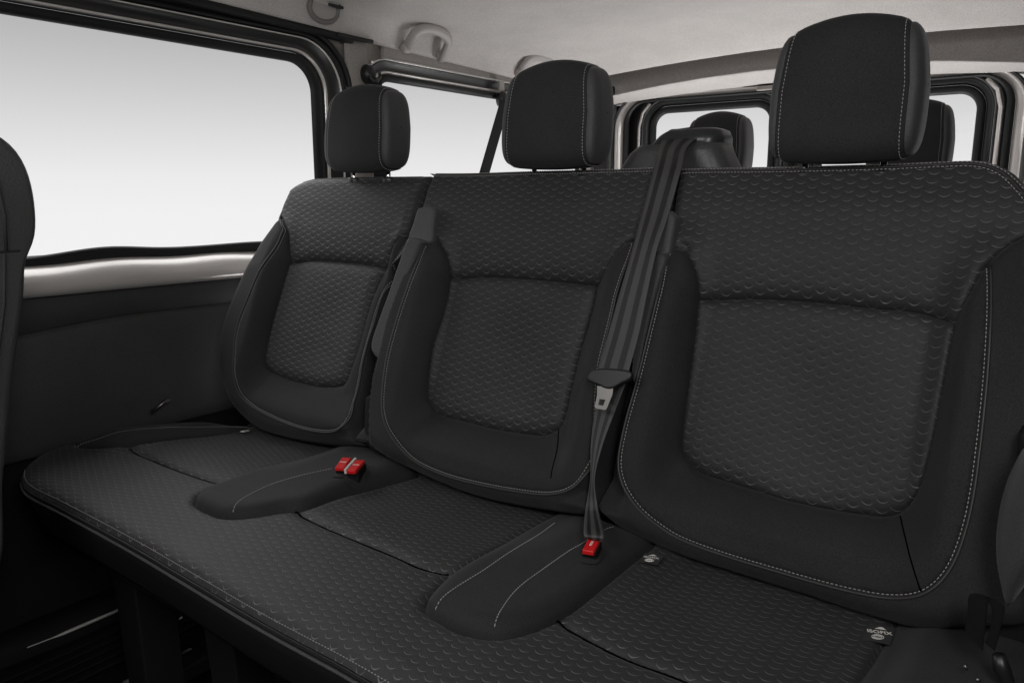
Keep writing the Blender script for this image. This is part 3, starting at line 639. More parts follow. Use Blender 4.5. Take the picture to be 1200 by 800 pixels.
headrest(BENCH,-1.228,1.158,1.083,H=.089)
headrest(BENCH,-.757,1.158,1.083,H=.091)
headrest(BENCH,-.284,1.158,1.089,H=.098)
# ------------------------------------------------------------------ belt tower behind the middle/near seats
def loft(rows,name,mat,parent,**k):
    b=MB(); b.rows(rows,closed_u=True,caps=True); return fixn(b.build(name,mat,parent,**k))
def rrect(cx,cy,w,d,r,z,n=6,dz=None):
    L=[]
    for qx,qy,a0 in ((1,1,0),(-1,1,90),(-1,-1,180),(1,-1,270)):
        for i in range(n+1):
            a=math.radians(a0+90*i/n); x=cx+qx*(w/2-r)+r*math.cos(a); y=cy+qy*(d/2-r)+r*math.sin(a); L.append((x,y,z+(dz(x) if dz else 0)))
    return L
slope=lambda x:-.045*max(0,(-.585-x))/.06*.6
tw=loft([rrect(-.578,1.27,.215,.10,.03,.93),rrect(-.578,1.27,.212,.10,.03,.985),rrect(-.575,1.27,.17,.095,.03,1.02),rrect(-.568,1.27,.148,.09,.028,1.033)],'belt_tower',M['leather'],BENCH)
loft([rrect(-.566,1.272,.138,.088,.03,1.026,dz=lambda x:0),rrect(-.566,1.272,.143,.092,.03,1.030,dz=slope),rrect(-.563,1.272,.138,.088,.03,1.043,dz=slope),rrect(-.556,1.272,.115,.078,.026,1.054,dz=slope),rrect(-.552,1.272,.085,.06,.02,1.058,dz=slope)],'tower_cap',M['cap'],tw)
b=MB(); b.tube([(-.575,1.246,1.055),(-.55,1.246,1.057),(-.525,1.248,1.056)],.004,k=10,ry=.003); b.build('belt_slot',M['slot'],tw)
# ------------------------------------------------------------------ legs
def leg(x0,x1,y,zt,lean=0):
    b=MB(); w=.05
    for (px,py) in ((x0,y),):
        b.add([(x0-.03,y-.02,zt),(x0+.05,y-.02,zt),(x0+.05,y+.05,zt),(x0-.03,y+.05,zt),(x1-.03,y-.02,.05),(x1+.035,y-.02,.05),(x1+.035,y+.05,.05),(x1-.03,y+.05,.05)],
              [(0,1,2,3),(7,6,5,4),(0,4,5,1),(1,5,6,2),(2,6,7,3),(3,7,4,0)])
    b.box(((x0+x1)/2,y+.22,.07),(.05,.45,.03))
    fixn(b.build('leg',M['matt'],BENCH,smooth=False,bev=.004))
leg(-1.30,-1.27,.62,.36); leg(-1.02,-.98,.62,.36); leg(-.25,-.25,.62,.36)
b=MB(); b.box((-.79,.78,.345),(1.45,.42,.03)); b.box((-.79,.6,.32),(1.4,.03,.03)); b.build('seat_frame',M['matt'],BENCH,smooth=False,bev=.004)
b=MB(); b.tube([(-1.455,.746,.035),(-1.514,.825,.035)],.0022,k=8); b.build('tension_wire',M['white'],BENCH)
# ================================================================== SEAT BELT in front of the seat
SBT=thing('seat_belt','grey-striped seat belt hanging over the bench between the middle and near seats','seat belt',(-.545,1.0,.97))
def ribbon(name,rows,mat,parent,n=4,sub=6,th=.0012,curl=0):
    P=np.array(rows,float); a=catmull(P[:,0],step=.006); # resample both edges by the same parameter
    m=len(P); t=np.linspace(0,m-1,(m-1)*sub+1)
    def ev(E):
        out=[]
        for q in t:
            i=min(int(q),m-2); f=q-i; p0=E[max(i-1,0)];p1=E[i];p2=E[i+1];p3=E[min(i+2,m-1)]
            out.append(.5*((2*p1)+(-p0+p2)*f+(2*p0-5*p1+4*p2-p3)*f*f+(-p0+3*p1-3*p2+p3)*f**3))
        return np.array(out)
    A=ev(P[:,0]);B=ev(P[:,1]); c=(A+B)/2; S=np.concatenate([[0],np.cumsum(np.linalg.norm(np.diff(c,axis=0),axis=1))])
    V=[];F=[];U=[];K=13
    T=np.gradient(c,axis=0)
    for i in range(len(A)):
        w=B[i]-A[i]; nn=np.cross(w,T[i]); nn/=np.linalg.norm(nn)+1e-9
        if i==0:
            if nn[1]>0: nn=-nn
        elif nn@pn<0: nn=-nn
        pn=nn
        for lay in (1,-1):
            for j in range(K):
                s_=j/(K-1); cu=curl*math.sin(math.pi*s_)
                V.append(A[i]+w*s_+nn*(lay*th/2*(1 if 0<j<K-1 else .2)+cu)); U.append((s_,S[i]))
    W=2*K
    for i in range(len(A)-1):
        o=i*W;q=o+W
        for j in range(K-1):
            F.append((o+j,o+j+1,q+j+1,q+j)); F.append((o+K+j,q+K+j,q+K+j+1,o+K+j+1))
        F.append((o,q,q+K,o+K)); F.append((o+K-1,o+2*K-1,q+2*K-1,q+K-1))
    return fixn(obj(name,V,F,mat,parent,uv=U))
ribbon('webbing',D['belt'],M['web'],SBT)
ribbon('webbing',D['belt2'],M['web'],SBT)
def plate(name,L,h,t,mat,parent,hole=None,bev=.0015,closed_smooth=True):
    L=[tuple(p) for p in L]; A=np.array(L); 
    if hole is None:
        b=MB(); n=len(A); t0=mapB(A[:,0],A[:,1],np.full(n,h)); t1=mapB(A[:,0],A[:,1],np.full(n,h+t)); b.V=[tuple(p) for p in t0]+[tuple(p) for p in t1]
        b.F=[tuple(range(n)),tuple(range(2*n-1,n-1,-1))]+[(i,(i+1)%n,n+(i+1)%n,n+i) for i in range(n)]
        return fixn(b.build(name,mat,parent,smooth=False,bev=bev))
    H=np.array(hole); r=delaunay_2d_cdt([Vector(p) for p in A]+[Vector(p) for p in H],[(i,(i+1)%len(A)) for i in range(len(A))]+[(len(A)+i,len(A)+(i+1)%len(H)) for i in range(len(H))],[],0,1e-6)
    V2=np.array([tuple(v) for v in r[0]]); Tt=[f for f in r[2]]; c=np.array([V2[list(f)].mean(0) for f in Tt]); ok=inside(c,A)&~inside(c,H)
    F0=[tuple(f) for f,k_ in zip(Tt,ok) if k_]; n=len(V2); ec={}
    for f in F0:
        for a,b_ in zip(f,f[1:]+f[:1]): ec[(a,b_)]=1
    F=list(F0)+[tuple(i+n for i in f[::-1]) for f in F0]+[(b_,a,a+n,b_+n) for a,b_ in ec if (b_,a) not in ec]
    V=np.vstack([mapB(V2[:,0],V2[:,1],np.full(n,h+t)),mapB(V2[:,0],V2[:,1],np.full(n,h))])
    return fixn(obj(name,V,F,mat,parent,smooth=False))
tg=plate('tongue',catmull(D['tongue'],closed=True,step=.0025),.068,.010,M['plas'],SBT,bev=.003)
plate('latch_plate',D['plate'],.074,.0022,M['steelp'],tg,hole=D['hole'])
# ================================================================== VAN BODY
M['rimc']=plain('hook_rim',(.16,.148,.14),.6)
def struct(o): o['kind']='structure'; return o
b=MB(); 
fl=[]
for i in range(41):
    row=[]
    for j in range(61):
        x=-1.70+1.95*i/40; y=-1.2+4.2*j/60; row.append((x,y,.028+.0008*math.sin(x*40)*math.sin(y*37)))
    fl.append(row)
b.rows([r[::-1] for r in fl]); struct(b.build('floor',M['floor']))
# headliner
def edge_z(y): return 1.386-.026*(y-1.1)
def zA(x): return 1.376-.072*((x+.90)/.67)**2*.62
def zB(x): return 1.337-.035*((x+.90)/.67)**2*.6
R=[]
XS=[-1.705,-1.70,-1.69,-1.665,-1.64,-1.61,-1.57,-1.52,-1.45,-1.35,-1.2,-1.0,-.8,-.6,-.4,-.2,0,.1]
CP=[(-1.706,.014),(-1.70,.0),(-1.697,.012),(-1.690,.034),(-1.678,.054),(-1.66,.068),(-1.63,.078),(-1.58,.088),(-1.5,.098),(-1.35,.105),(-1.2,.108),(-1.0,.11),(-.8,.11),(-.6,.11),(-.4,.11),(-.2,.108),(0,.10),(.1,.09),(.26,.08)]
XS=[c[0] for c in CP]
def ceil(x,y):
    e=edge_z(y) if x<-1.6 else edge_z(y)*ss(x,-.9,-1.6)+ (edge_z(1.4))*(1-ss(x,-.9,-1.6))
    return e+dict(CP)[x]
ys=list(np.linspace(-1.19,2.45,46))
for y in ys: R.append([(x,y,ceil(x,y)) for x in XS])
def zT(x): return 1.428-.036*((x+.7)/.86)**2
for y,f in ((2.56,.35),(2.66,.9),(2.69,1.)):
    R.append([(x,y,ceil(x,2.45)*(1-f)+zT(x)*f) for x in XS])
for y,dz in ((2.705,.002),(2.712,.010),(2.715,.05),(2.76,.052),(2.92,.052),(2.93,.04)): R.append([(x,y,zT(x)+dz) for x in XS])
for y,dz in ((2.93,.010),(2.91,.006),(2.83,.006),(2.805,.005),(2.797,.002)): R.append([(x,y,zA(x)+dz) for x in XS])
for y,f in ((2.80,.04),(2.83,.12),(2.88,.5),(2.93,.9),(2.955,1.0)):
    R.append([(x,y,zA(x)+(zB(x)-zA(x))*f) for x in XS])
b=MB(); b.rows(R); CE=fixn(b.build('headliner',M['head']))
struct(CE); CE.name='ceiling'
b=MB(); b.box((-.73,.9,1.56),(2.05,4.2,.02)); struct(b.build('roof',M['satin'],smooth=False))
b=MB(); b.box((.27,.9,.78),(.03,4.2,1.54)); struct(b.build('unseen_wall_right',M['trim'],smooth=False))  # out of view; added to keep outside light off the seats
b=MB(); b.box((-.73,-1.22,.78),(2.05,.03,1.54)); struct(b.build('unseen_wall_front',M['trim'],smooth=False))  # unseen, put in to close the open front against world light
# -------- generic ring sweeps round window openings
def rrpath(a0,a1,z0,z1,r,oL,oR,oB,oT,n=10,side=24):
    a0-=oL;a1+=oR;z0-=oB;z1+=oT; r=max(.004,r+(oL+oR+oB+oT)/4*.9); r=min(r,(a1-a0)/2.01,(z1-z0)/2.01); P=[]
    cs=[(a1-r,z1-r,0),(a0+r,z1-r,90),(a0+r,z0+r,180),(a1-r,z0+r,270)]
    for q in range(4):
        cx,cz,a=cs[q]
        for i in range(n+1):
            t=math.radians(a+90*i/n); P.append((cx+r*math.cos(t),cz+r*math.sin(t)))
        nx=cs[(q+1)%4]; e0=P[-1]; t=math.radians(nx[2]); e1=(nx[0]+r*math.cos(t),nx[1]+r*math.sin(t))
        for i in range(1,side): P.append((e0[0]+(e1[0]-e0[0])*i/side,e0[1]+(e1[1]-e0[1])*i/side))
    return P
def sweep(name,rect,r,prof,sc_,mapf,mat,parent,label=None):
    b=MB(); b.rows([[mapf(p[0],p[1],d) for p in rrpath(*rect,r,o*sc_[0],o*sc_[1],o*sc_[2],o*sc_[3])] for o,d in prof],closed_u=True)
    return b.build(name,mat,parent,label=label)
def rnd(o0,o1,d0,hgt,n=8):
    return [(o0+(o1-o0)*(.5-.5*math.cos(math.pi*i/n)),d0+hgt*math.sin(math.pi*i/n)) for i in range(n+1)]
XW=-1.725
mw=lambda y,z,d:(XW+d,y,z)
WALL=thing('side_wall','left side of the van with dark door trim, beige sill ledge and the large window','side wall',(-1.72,.7,.03))
W1=(-.9,1.428,.826,1.292)
S1=(1,1.55,.75,1)
w1=sweep('window_seal',W1,.075,rnd(-.002,.022,.0,.012),S1,mw,M['rub'],WALL,label='rubber seal round the large window')
sweep('window_lip',W1,.075,rnd(.022,.026,.002,.004),S1,mw,M['slot'],w1)
sweep('window_lip',W1,.075,rnd(.026,.034,.001,.007),S1,mw,M['paint'],w1)
sweep('window_channel',W1,.075,[(.034,.0),(.037,-.004),(.045,-.002),(.054,.003),(.060,.010)],S1,mw,M['satin'],w1)
sweep('window_lip',W1,.075,rnd(.060,.064,.010,.004),S1,mw,M['paint'],w1)
sweep('door_seal',W1,.075,[(.064,.010),(.066,.0)]+rnd(.066,.078,.004,.010)+[(.079,.002)]+rnd(.080,.092,.004,.012),S1,mw,M['rub'],w1)
def pane(name,rect,r,mapf,d,parent):
    P=rrpath(*rect,r,.008,.008,.008,.008,side=2); b=MB(); n=len(P)
    b.V=[mapf(p[0],p[1],d) for p in P]+[mapf(p[0],p[1],d-.004) for p in P]; b.F=[tuple(range(n)),tuple(range(2*n-1,n-1,-1))]+[(i,(i+1)%n,n+(i+1)%n,n+i) for i in range(n)]
    return fixn(b.build(name,M['glass'],parent,smooth=False))
pane('window_pane',W1,.075,mw,.002,WALL)
# wavy rubber along the bottom of the large window
b=MB();R=[]
for i in range(80):
    y=.2+1.2*i/79; hz=.002+.010*math.exp(-((y-.84)/.10)**2)-.004*math.exp(-((y-.66)/.08)**2)+.003*math.exp(-((y-1.20)/.12)**2)
    R.append([(XW+.000,y,.812),(XW+.004,y,.824+hz),(XW+.010,y,.827+hz),(XW+.016,y,.822+hz),(XW+.018,y,.808)])
b.rows(R,caps=True); fixn(b.build('sill_rubber',M['rub'],WALL))
# beige ledge
b=MB();R=[]
for i in range(90):
    y=-.6+2.12*i/89; w=.0025*math.sin(y*9)+.002*math.sin(y*23+1)
    R.append([(-1.736,y,.816+w),(-1.715,y,.812+w),(-1.690,y,.804+w),(-1.668,y,.792+w*.7),(-1.656,y,.782+w*.5),(-1.651,y,.772),(-1.649,y,.764),(-1.651,y,.757),(-1.657,y,.750),(-1.675,y,.748)])
b.rows(R,caps=True); fixn(b.build('sill_ledge',M['paint'],WALL))
# dark trim panel with its curved joint line
def jl(y): return .690-.115*max(0,(.86-y))**1.5*1.2 - .008*max(0,y-.9)
b=MB();R=[]
for i in range(100):
    y=-.6+2.16*i/99; j=jl(y)
    row=[(-1.674,y,.749),(-1.671,y,.745),(-1.671,y,j+.004),(-1.673,y,j+.002),(-1.679,y,j),(-1.671,y,j-.003),(-1.668,y,j-.008)]
    for k in range(1,12):
        t=k/11; row.append((-1.667+.010*math.sin(math.pi*t),y,(j-.008)*(1-t)+.43*t))
    row+=[(-1.672,y,.424),(-1.69,y,.42)]
    R.append(row)
b.rows(R,caps=True); fixn(b.build('trim_panel',M['trim'],WALL))
b=MB(); b.rows([[(-1.692,y,.43),(-1.695,y,.2),(-1.69,y,.03)] for y in (-.6,.5,1.56)]); b.build('kick_panel',M['matt'],WALL)
# small pull lever at the foot of the trim
b=MB(); b.tube([(-1.63,.86,.475),(-1.625,.885,.492),(-1.625,.90,.497)],.006,k=8,ry=.004); b.build('release_lever',M['steelp'],WALL)
# pillar between door and rear quarter window, quarter window
W2=(1.665,2.78,.83,1.280)
S2=(1,1,.75,1)
q=sweep('window_seal',W2,.055,rnd(-.002,.022,.0,.012),S2,mw,M['rub'],WALL,label='rubber seal round the rear quarter window')
sweep('window_lip',W2,.055,rnd(.022,.030,.001,.006),S2,mw,M['paint'],q)
sweep('window_channel',W2,.055,[(.030,.0),(.034,-.003),(.042,-.001),(.052,.004)],S2,mw,M['satin'],q)
sweep('window_channel',W2,.055,rnd(.052,.058,.004,.004),S2,mw,M['satin'],q)
sweep('window_lip',W2,.055,rnd(.058,.062,.004,.005),S2,mw,M['paint'],q)
pane('window_pane',W2,.055,mw,.002,WALL)
# wall skin with the two openings left free (outer frame strips butted together)
b=MB()
def skin(y0,y1,z0,z1,x=-1.722,t=.012): b.box((x-t/2+.006,(y0+y1)/2,(z0+z1)/2),(t,y1-y0,z1-z0))
b2=MB()
R=[]
for i in range(14):
    z=.76+.64*i/13
    R.append([(-1.722,1.548,z),(-1.712,1.553,z),(-1.708,1.565,z),(-1.706,1.60,z),(-1.708,1.618,z),(-1.714,1.628,z),(-1.724,1.632,z)])
b2.rows(R,caps=True); fixn(b2.build('pillar_trim',M['pillar'],WALL))
b=MB(); skin(1.43,1.72,.03,.79); skin(1.40,3.0,.03,.80); skin(1.60,1.78,1.335,1.42,x=-1.750); skin(1.60,1.665,1.30,1.34,x=-1.750); skin(1.70,3.0,1.345,1.42,x=-1.728); skin(1.632,1.66,.8,1.38,x=-1.738); skin(2.80,3.0,.8,1.38,x=-1.734); skin(-.9,1.62,1.385,1.42,x=-1.728); skin(1.452,1.62,.8,1.4,x=-1.745); skin(-1.2,1.5,.03,.74,x=-1.745)
b.build('wall_skin',M['pillar'],WALL,smooth=False)
# outer body below the window so the ledge is backed
# quarter trim pad under window 2
b=MB();b.box((-1.70,2.25,.60),(.03,1.3,.40)); b.build('quarter_trim',M['trim'],WALL,smooth=False,bev=.006)
# dark header seal above the door opening at the edge of the headliner
b=MB();R=[]
for i in range(60):
    y=-.6+2.16*i/59; z=edge_z(y)
    R.append([(-1.715,y,z-.012),(-1.700,y,z-.012),(-1.693,y,z-.006),(-1.693,y,z+.003),(-1.70,y,z+.008)])
b.rows(R,caps=True); fixn(b.build('header_seal',M['rub'],WALL))
b=MB(); b.tube([(-1.692,1.50,edge_z(1.5)+.000),(-1.690,1.60,edge_z(1.6)+.001),(-1.690,1.625,edge_z(1.6)+.002)],.006,k=8); b.build('header_end',M['slot'],WALL)
# -------- rear doors
YR=2.95
mr=lambda x,z,d:(x,YR-d,z)
AP=(-1.59,-.222,.10,1.325)
RB=thing('tailgate_opening','painted frame of the tailgate opening with rubber seals at the back of the van','door frame',(-.9,2.95,.03))
S3=(1,1,1,.45)
sweep('frame_seal',AP,.10,rnd(-.024,.0,.015,.014),S3,mr,M['rub'],RB)
fr=sweep('painted_frame',AP,.10,[(.0,.012),(.004,.022),(.030,.030),(.034,.028)],S3,mr,M['paint'],RB)
sweep('frame_seal',AP,.10,[(.034,.028)]+rnd(.035,.050,.022,.014),S3,mr,M['rub'],RB)
# corner trims, left and right
b=MB();b.box((-1.675,2.93,.90),(.085,.05,.98)); o=b.build('corner_trim',M['trim'],RB,smooth=False,bev=.012)
b=MB();b.box((-.9,2.985,1.375),(1.75,.02,.11)); b.box((-1.675,2.99,1.25),(.11,.02,.13)); b.box((-.12,2.99,1.25),(.16,.02,.13)); b.build('header_backing',M['matt'],RB,smooth=False)
b=MB();b.box((-.125,2.935,.90),(.13,.05,.98)); b.build('corner_trim',M['trim'],RB,smooth=False,bev=.012)
b=MB();R=[]
for i in range(40):
    z=.3+1.03*i/39; x=-.170-.012*((z-1.0)/.3)**2
    R.append([(x-.004,2.90,z),(x,2.894,z),(x+.006,2.894,z),(x+.010,2.90,z)])
b.rows(R,caps=True); fixn(b.build('edge_strip',M['paint'],RB))
b=MB(); b.tube([(-1.645,2.902,.8),(-1.645,2.902,1.17),(-1.65,2.902,1.185),(-1.70,2.902,1.19)],.0025,k=6); b.build('trim_joint',M['slot'],RB)
def rear_door(label,x0,x1,w0,w1,side):
    T=thing('rear_door',label,'door',((x0+x1)/2,2.97,.05))
    W=(w0,w1,.84,1.272)
    def rect_hole(name,o,rect,d,mat,r):
        inn=rrpath(*rect,r,o,o,o,o); 
        # outer boundary by radial projection to the door edge
        out=[]
        cx,cz=(w0+w1)/2,1.05
        X0,X1,Z0_,Z1_=x0,x1,.12,1.335
        for (x,z) in inn:
            dx,dz=x-cx,z-cz; t=min(((X1-cx)/dx if dx>0 else (X0-cx)/dx) if abs(dx)>1e-6 else 9e9,((Z1_-cz)/dz if dz>0 else (Z0_-cz)/dz) if abs(dz)>1e-6 else 9e9); out.append((cx+dx*t,cz+dz*t))
        b=MB(); b.rows([[mr(*p,d) for p in inn],[mr(*p,d) for p in out],[mr(*p,-.03) for p in out]],closed_u=True); return fixn(b.build(name,mat,T))
    rect_hole('door_panel',.080,W,-.006,M['matt'],.06)
    S=(1,1,1,1)
    sl=sweep('window_seal',W,.055,rnd(-.002,.026,-.02,.014),S,mr,M['rub'],T)
    sweep('window_frame',W,.055,[(.026,-.018),(.030,-.010),(.046,-.004),(.050,-.006)],S,mr,M['plas'],sl)
    sweep('window_frame',W,.055,rnd(.050,.058,-.008,.007),S,mr,M['trim'],sl)
    sweep('window_frame',W,.055,[(.058,-.008),(.062,-.004),(.074,.002),(.082,-.006)],S,mr,M['plas'],sl)
    if side<0: 
        b=MB(); b.tube([mr(w0-.066,.84,.002)]+[mr(w0-.066,z,.002) for z in np.linspace(.9,1.22,8)]+[mr(w0-.052,1.275,.002),mr(w0-.02,1.31,.002)],.008,k=8,ry=.004)
        b.build('painted_edge',M['paint'],T)
    else:
        b=MB(); b.tube([mr(w1+.066,z,.002) for z in np.linspace(.84,1.22,8)]+[mr(w1+.052,1.275,.002),mr(w1+.02,1.31,.002)],.008,k=8,ry=.004)
        b.build('painted_edge',M['paint'],T)
    pane('window_pane',W,.055,mr,-.015,T)
    return T
rear_door('rear door with the window behind the belt tower, left of the near headrest',-1.58,-.895,-1.46,-.995,-1)
rear_door('rear door with the window at the right, beside the tall near headrest',-.890,-.235,-.80,-.328,1)
# high brake lamp housing in the header
b=MB(); b.box((-.955,2.925,1.330),(.16,.03,.014)); t=b.build('brake_lamp_cover',M['pillar'],RB,smooth=False,bev=.005)
# -------- grab handles
def handle(y0,y1,label,grp='grab handles on the headliner'):
    T=thing('grab_handle',label,'grab handle',(-1.66,(y0+y1)/2,1.37),grp)
    h=.062;P=[];N=28
    for i in range(N+1):
        t=i/N; y=y0+(y1-y0)*t; s_=min(1,(math.sin(math.pi*t)*1.02))**.17 if 0<t<1 else 0
        P.append((-1.690+.056*s_,y,1.374-.008*t+h*s_-.004*(1-s_)))
    b=MB(); b.tube(P,.0155,k=16,ry=.011); b.build('grip',M['hand'],T)
    for y in (y0,y1):
        b=MB(); b.box((-1.686,y,1.374),(.022,.034,.026)); b.build('mount',M['hand'],T,smooth=False,bev=.008)
    return T
handle(1.755,1.915,'beige grab handle on the headliner, the whole one above the pillar')
handle(2.33,2.50,'beige grab handle partly hidden behind the middle headrest')
T=thing('coat_hook','beige rounded hook pocket in the headliner, left of the whole grab handle','coat hook',(-1.65,1.41,1.40))
b=MB(); L=[]
for i in range(21):
    a=math.pi+math.pi*i/20; L.append((-1.672+.006*math.sin(a),1.438+.046*math.cos(a),1.424+.028*math.sin(a)))
L=[(-1.664,1.392,1.450)]+L+[(-1.664,1.484,1.450)]
b.tube(L,.0065,k=10); b.build('rim',M['rimc'],T)
b=MB(); b.add([(-1.668,1.394,1.450)]+[(p[0]+.002,p[1],p[2]) for p in L[1:-1]]+[(-1.668,1.482,1.450)],[tuple(range(23))]); o=b.build('pocket',M['hand'],T,smooth=False)
m=o.modifiers.new('s','SOLIDIFY'); m.thickness=.006
b=MB(); b.box((-1.655,1.465,1.436),(.006,.05,.008)); b.build('hook',M['slot'],T,smooth=False,bev=.002)
# -------- pillar belts
def pillar_belt(y,z,pts,label,w,cover):
    T=thing('pillar_belt',label,'seat belt',(-1.69,y,z),'belts hanging from the side pillars')
    b=MB(); R=[]
    for t,r in ((-.004,.034),(.006,.036),(.016,.034),(.024,.026),(.028,.012)):
        R.append([(-1.706+t,y+r*.62*math.cos(a),z+r*.78*math.sin(a)) for a in np.linspace(0,2*math.pi,29)[:-1]])
    b.rows(R,closed_u=True,caps=True); g=fixn(b.build('belt_guide',M['plas'],T))
    b=MB(); b.tube([(-1.674,y-.020,z-.008),(-1.668,y-.012,z-.020),(-1.666,y+.004,z-.022),(-1.668,y+.018,z-.008),(-1.672,y+.020,z+.004)],.0045,k=10); b.build('guide_loop',M['satin'],g)
    ribbon('webbing',pts,M['matt'],T)
    if cover:
        b=MB(); b.box((-1.70,y-.004,z+.040),(.010,.030,.040)); b.build('anchor_cover',M['pillar'],T,smooth=False,bev=.003)
pillar_belt(1.612,1.286,[((-1.672,1.585,1.275),(-1.672,1.638,1.275)),((-1.66,1.585,1.2),(-1.66,1.635,1.2)),((-1.65,1.58,1.0),(-1.65,1.63,1.0)),((-1.64,1.57,.7),(-1.64,1.62,.7))],'black belt and round guide on the pillar above the far headrest',.05,False)
pillar_belt(2.245,1.277,[((-1.665,2.192,1.268),(-1.665,2.248,1.268)),((-1.665,2.149,1.18),(-1.665,2.205,1.18)),((-1.665,2.077,1.03),(-1.665,2.133,1.03)),((-1.665,1.992,.85),(-1.665,2.048,.85))],'black belt crossing the rear quarter window beside the middle headrest',.05,True)
# -------- third row bench seen over the seat backs
T3=thing('rear_row_seat','third row seat with two cloth headrests, seen through the gaps behind the bench','rear seat',(-.9,2.1,.03))
b=MB();R=[]
for y,z,g in ((1.93,.42,0),(1.98,.44,0),(2.06,.7,0),(2.12,.93,.0),(2.15,.955,.02),(2.20,.95,.02),(2.20,.6,0),(2.14,.40,0)):
    R.append([(x,y,z-(.03 if x in(-1.55,-.12) else 0)) for x in (-1.55,-1.53,-1.4,-1.0,-.6,-.2,-.14,-.12)])
b.rows(R,closed_v=True); fixn(b.build('backrest',M['cloth'],T3))
b=MB(); b.box((-.84,1.75,.40),(1.4,.45,.12)); b.build('cushion',M['cloth'],T3,smooth=False,bev=.03)
headrest(T3,-.868,2.17,1.082,W=.074,Dp=.055,H=.098,side='side')
headrest(T3,-.376,2.17,1.082,W=.078,Dp=.055,H=.098,side='side')
# -------- front seat at the left edge
FS=thing('front_seat','edge of a dark leatherette seat back standing at the left border of the picture','front seat',(-1.4,.35,.03))
PR=[(.10,.98),(.20,1.015),(.36,1.025),(.445,1.024),(.468,1.012),(.484,.99),(.4925,.965),(.494,.93),(.488,.880),(.474,.872),(.468,.817),(.445,.71),(.412,.554),(.38,.42),(.20,.42),(.14,.7)]
PRc=[PR[:10],]
def slab(prof,x0,x1,name,mat,r=.03,label=None):
    P=catmull(prof,closed=True,step=.012); c=P.mean(0); b=MB(); R=[]
    for i in range(7):
        a=i/6*math.pi/2; R.append([(x0+r*(1-math.sin(a)),*(q-(q-c)/np.linalg.norm(q-c)*r*(1-math.cos(a))*1.0)) for q in P][:])
    R=[]
    for i in range(7):
        a=i/6*math.pi/2; ins=r*(1-math.sin(a)); R.append([(x0+r*(1-math.cos(a)),*(q-(q-c)/np.linalg.norm(q-c)*ins)) for q in P])
    for i in range(7):
        a=i/6*math.pi/2; ins=r*(1-math.cos(a)); R.append([(x1-r*(1-math.sin(a)),*(q-(q-c)/np.linalg.norm(q-c)*ins)) for q in P])
    b.rows(R,closed_u=True,caps=True); return fixn(b.build(name,mat,FS,label=label))
slab([(.10,.90),(.12,.97),(.22,1.03),(.36,1.042),(.446,1.037),(.479,1.015),(.493,.98),(.4965,.93),(.490,.878),(.475,.868),(.470,.817),(.446,.71),(.413,.554),(.38,.40),(.22,.40),(.12,.6)],-1.66,-1.20,'backrest',M['leather'],r=.014)
b=MB(); b.tube([(-1.2005,.20,.872),(-1.1995,.36,.873),(-1.1995,.42,.8735),(-1.201,.466,.873),(-1.21,.477,.872),(-1.24,.480,.872)],.0022,k=6); b.build('cross_seam',M['slot'],FS)
b=MB(); b.tube([(-1.2035,.440,1.003),(-1.1992,.448,.97),(-1.1992,.452,.92),(-1.1992,.449,.874)],.0024,k=6); b.build('cover_seam',M['slot'],FS)
b=MB(); b.tube([(-1.1992,.446,.87),(-1.1992,.438,.80),(-1.1992,.415,.70),(-1.1992,.378,.55)],.0024,k=6); b.build('side_seam',M['slot'],FS)
b=MB(); b.box((-1.42,.05,.36),(.46,.55,.12)); b.build('cushion',M['leather'],FS,smooth=False,bev=.03)
b=MB(); b.box((-1.42,.10,.17),(.40,.40,.26)); b.build('base',M['matt'],FS,smooth=False,bev=.01)
# -------- right hand trim pad and lap belt at the near corner
SP=Surf(lambda u,v,h: np.stack([u,.90-h,v],1),lambda u,v:0.)
L=catmull(D['pad_r'],closed=True,step=.004); SP.p=[(L,.04,.05,True)]
T4=thing('door_step_trim','dark padded trim bulging in at the right border below the near seat back','trim pad',(.0,.9,.5))
SP.panel('trim_pad',L,M['side'],T4,step=.004,skirt=.03)
b=MB(); b.box((.01,.99,.45),(.09,.05,.5)); b.build('trim_backing',M['matt'],T4,smooth=False,bev=.006)
T5=thing('lap_belt','black lap belt loop with metal clip at the near end of the bench','seat belt',(-.03,.86,.47),None)
ribbon('webbing',D['strap_r'],M['dark'],T5,th=.002)
b=MB(); b.tube([(-.024,.85,.500),(-.020,.85,.486),(-.013,.85,.472),(-.010,.85,.46)],[.006,.008,.006,.005],k=10); b.build('clip',M['plas'],T5)
b=MB(); b.tube([(-.030,.84,.452),(-.018,.84,.450),(-.004,.84,.442)],.004,k=8); b.build('anchor_plate',M['satin'],T5)
b=MB(); b.tube([(-.052,.85,.478),(-.049,.85,.474)],.0016,k=8); b.tube([(-.040,.85,.468),(-.038,.85,.465)],.0020,k=8); b.build('rivet',M['steelp'],T5)
# -------- floor fittings
RL=thing('seat_rail','steel floor rail with clamps running under the bench legs','floor rail',(-1.3,.7,.03))
b=MB(); 
for dx in(-.016,.016): b.box((-1.33+dx,.8,.042),(.006,1.1,.020))
b.box((-1.33,.8,.034),(.05,1.1,.006)); 
b.build('rail',M['satin'],RL,smooth=False,bev=.0012)
for y in (.62,.66,.70,.735,.78):
    b=MB(); b.tube([(-1.36,y,.05),(-1.345,y+.008,.058),(-1.33,y+.004,.052)],[.005,.007,.004],k=8); b.build('clamp',M['clampc'],RL)
ST=thing('step_sill','black step well edge with a thin bright strip on the floor at the far lower left','door sill',(-1.64,.6,.03))
b=MB();R=[]
for i in range(40):
    y=.1+1.0*i/39; cx=-1.625-.03*max(0,(.62-y))*3
    R.append([(cx-.07,y,.03),(cx-.07,y,.075),(cx-.012,y,.070),(cx,y,.052),(cx+.004,y,.03)])
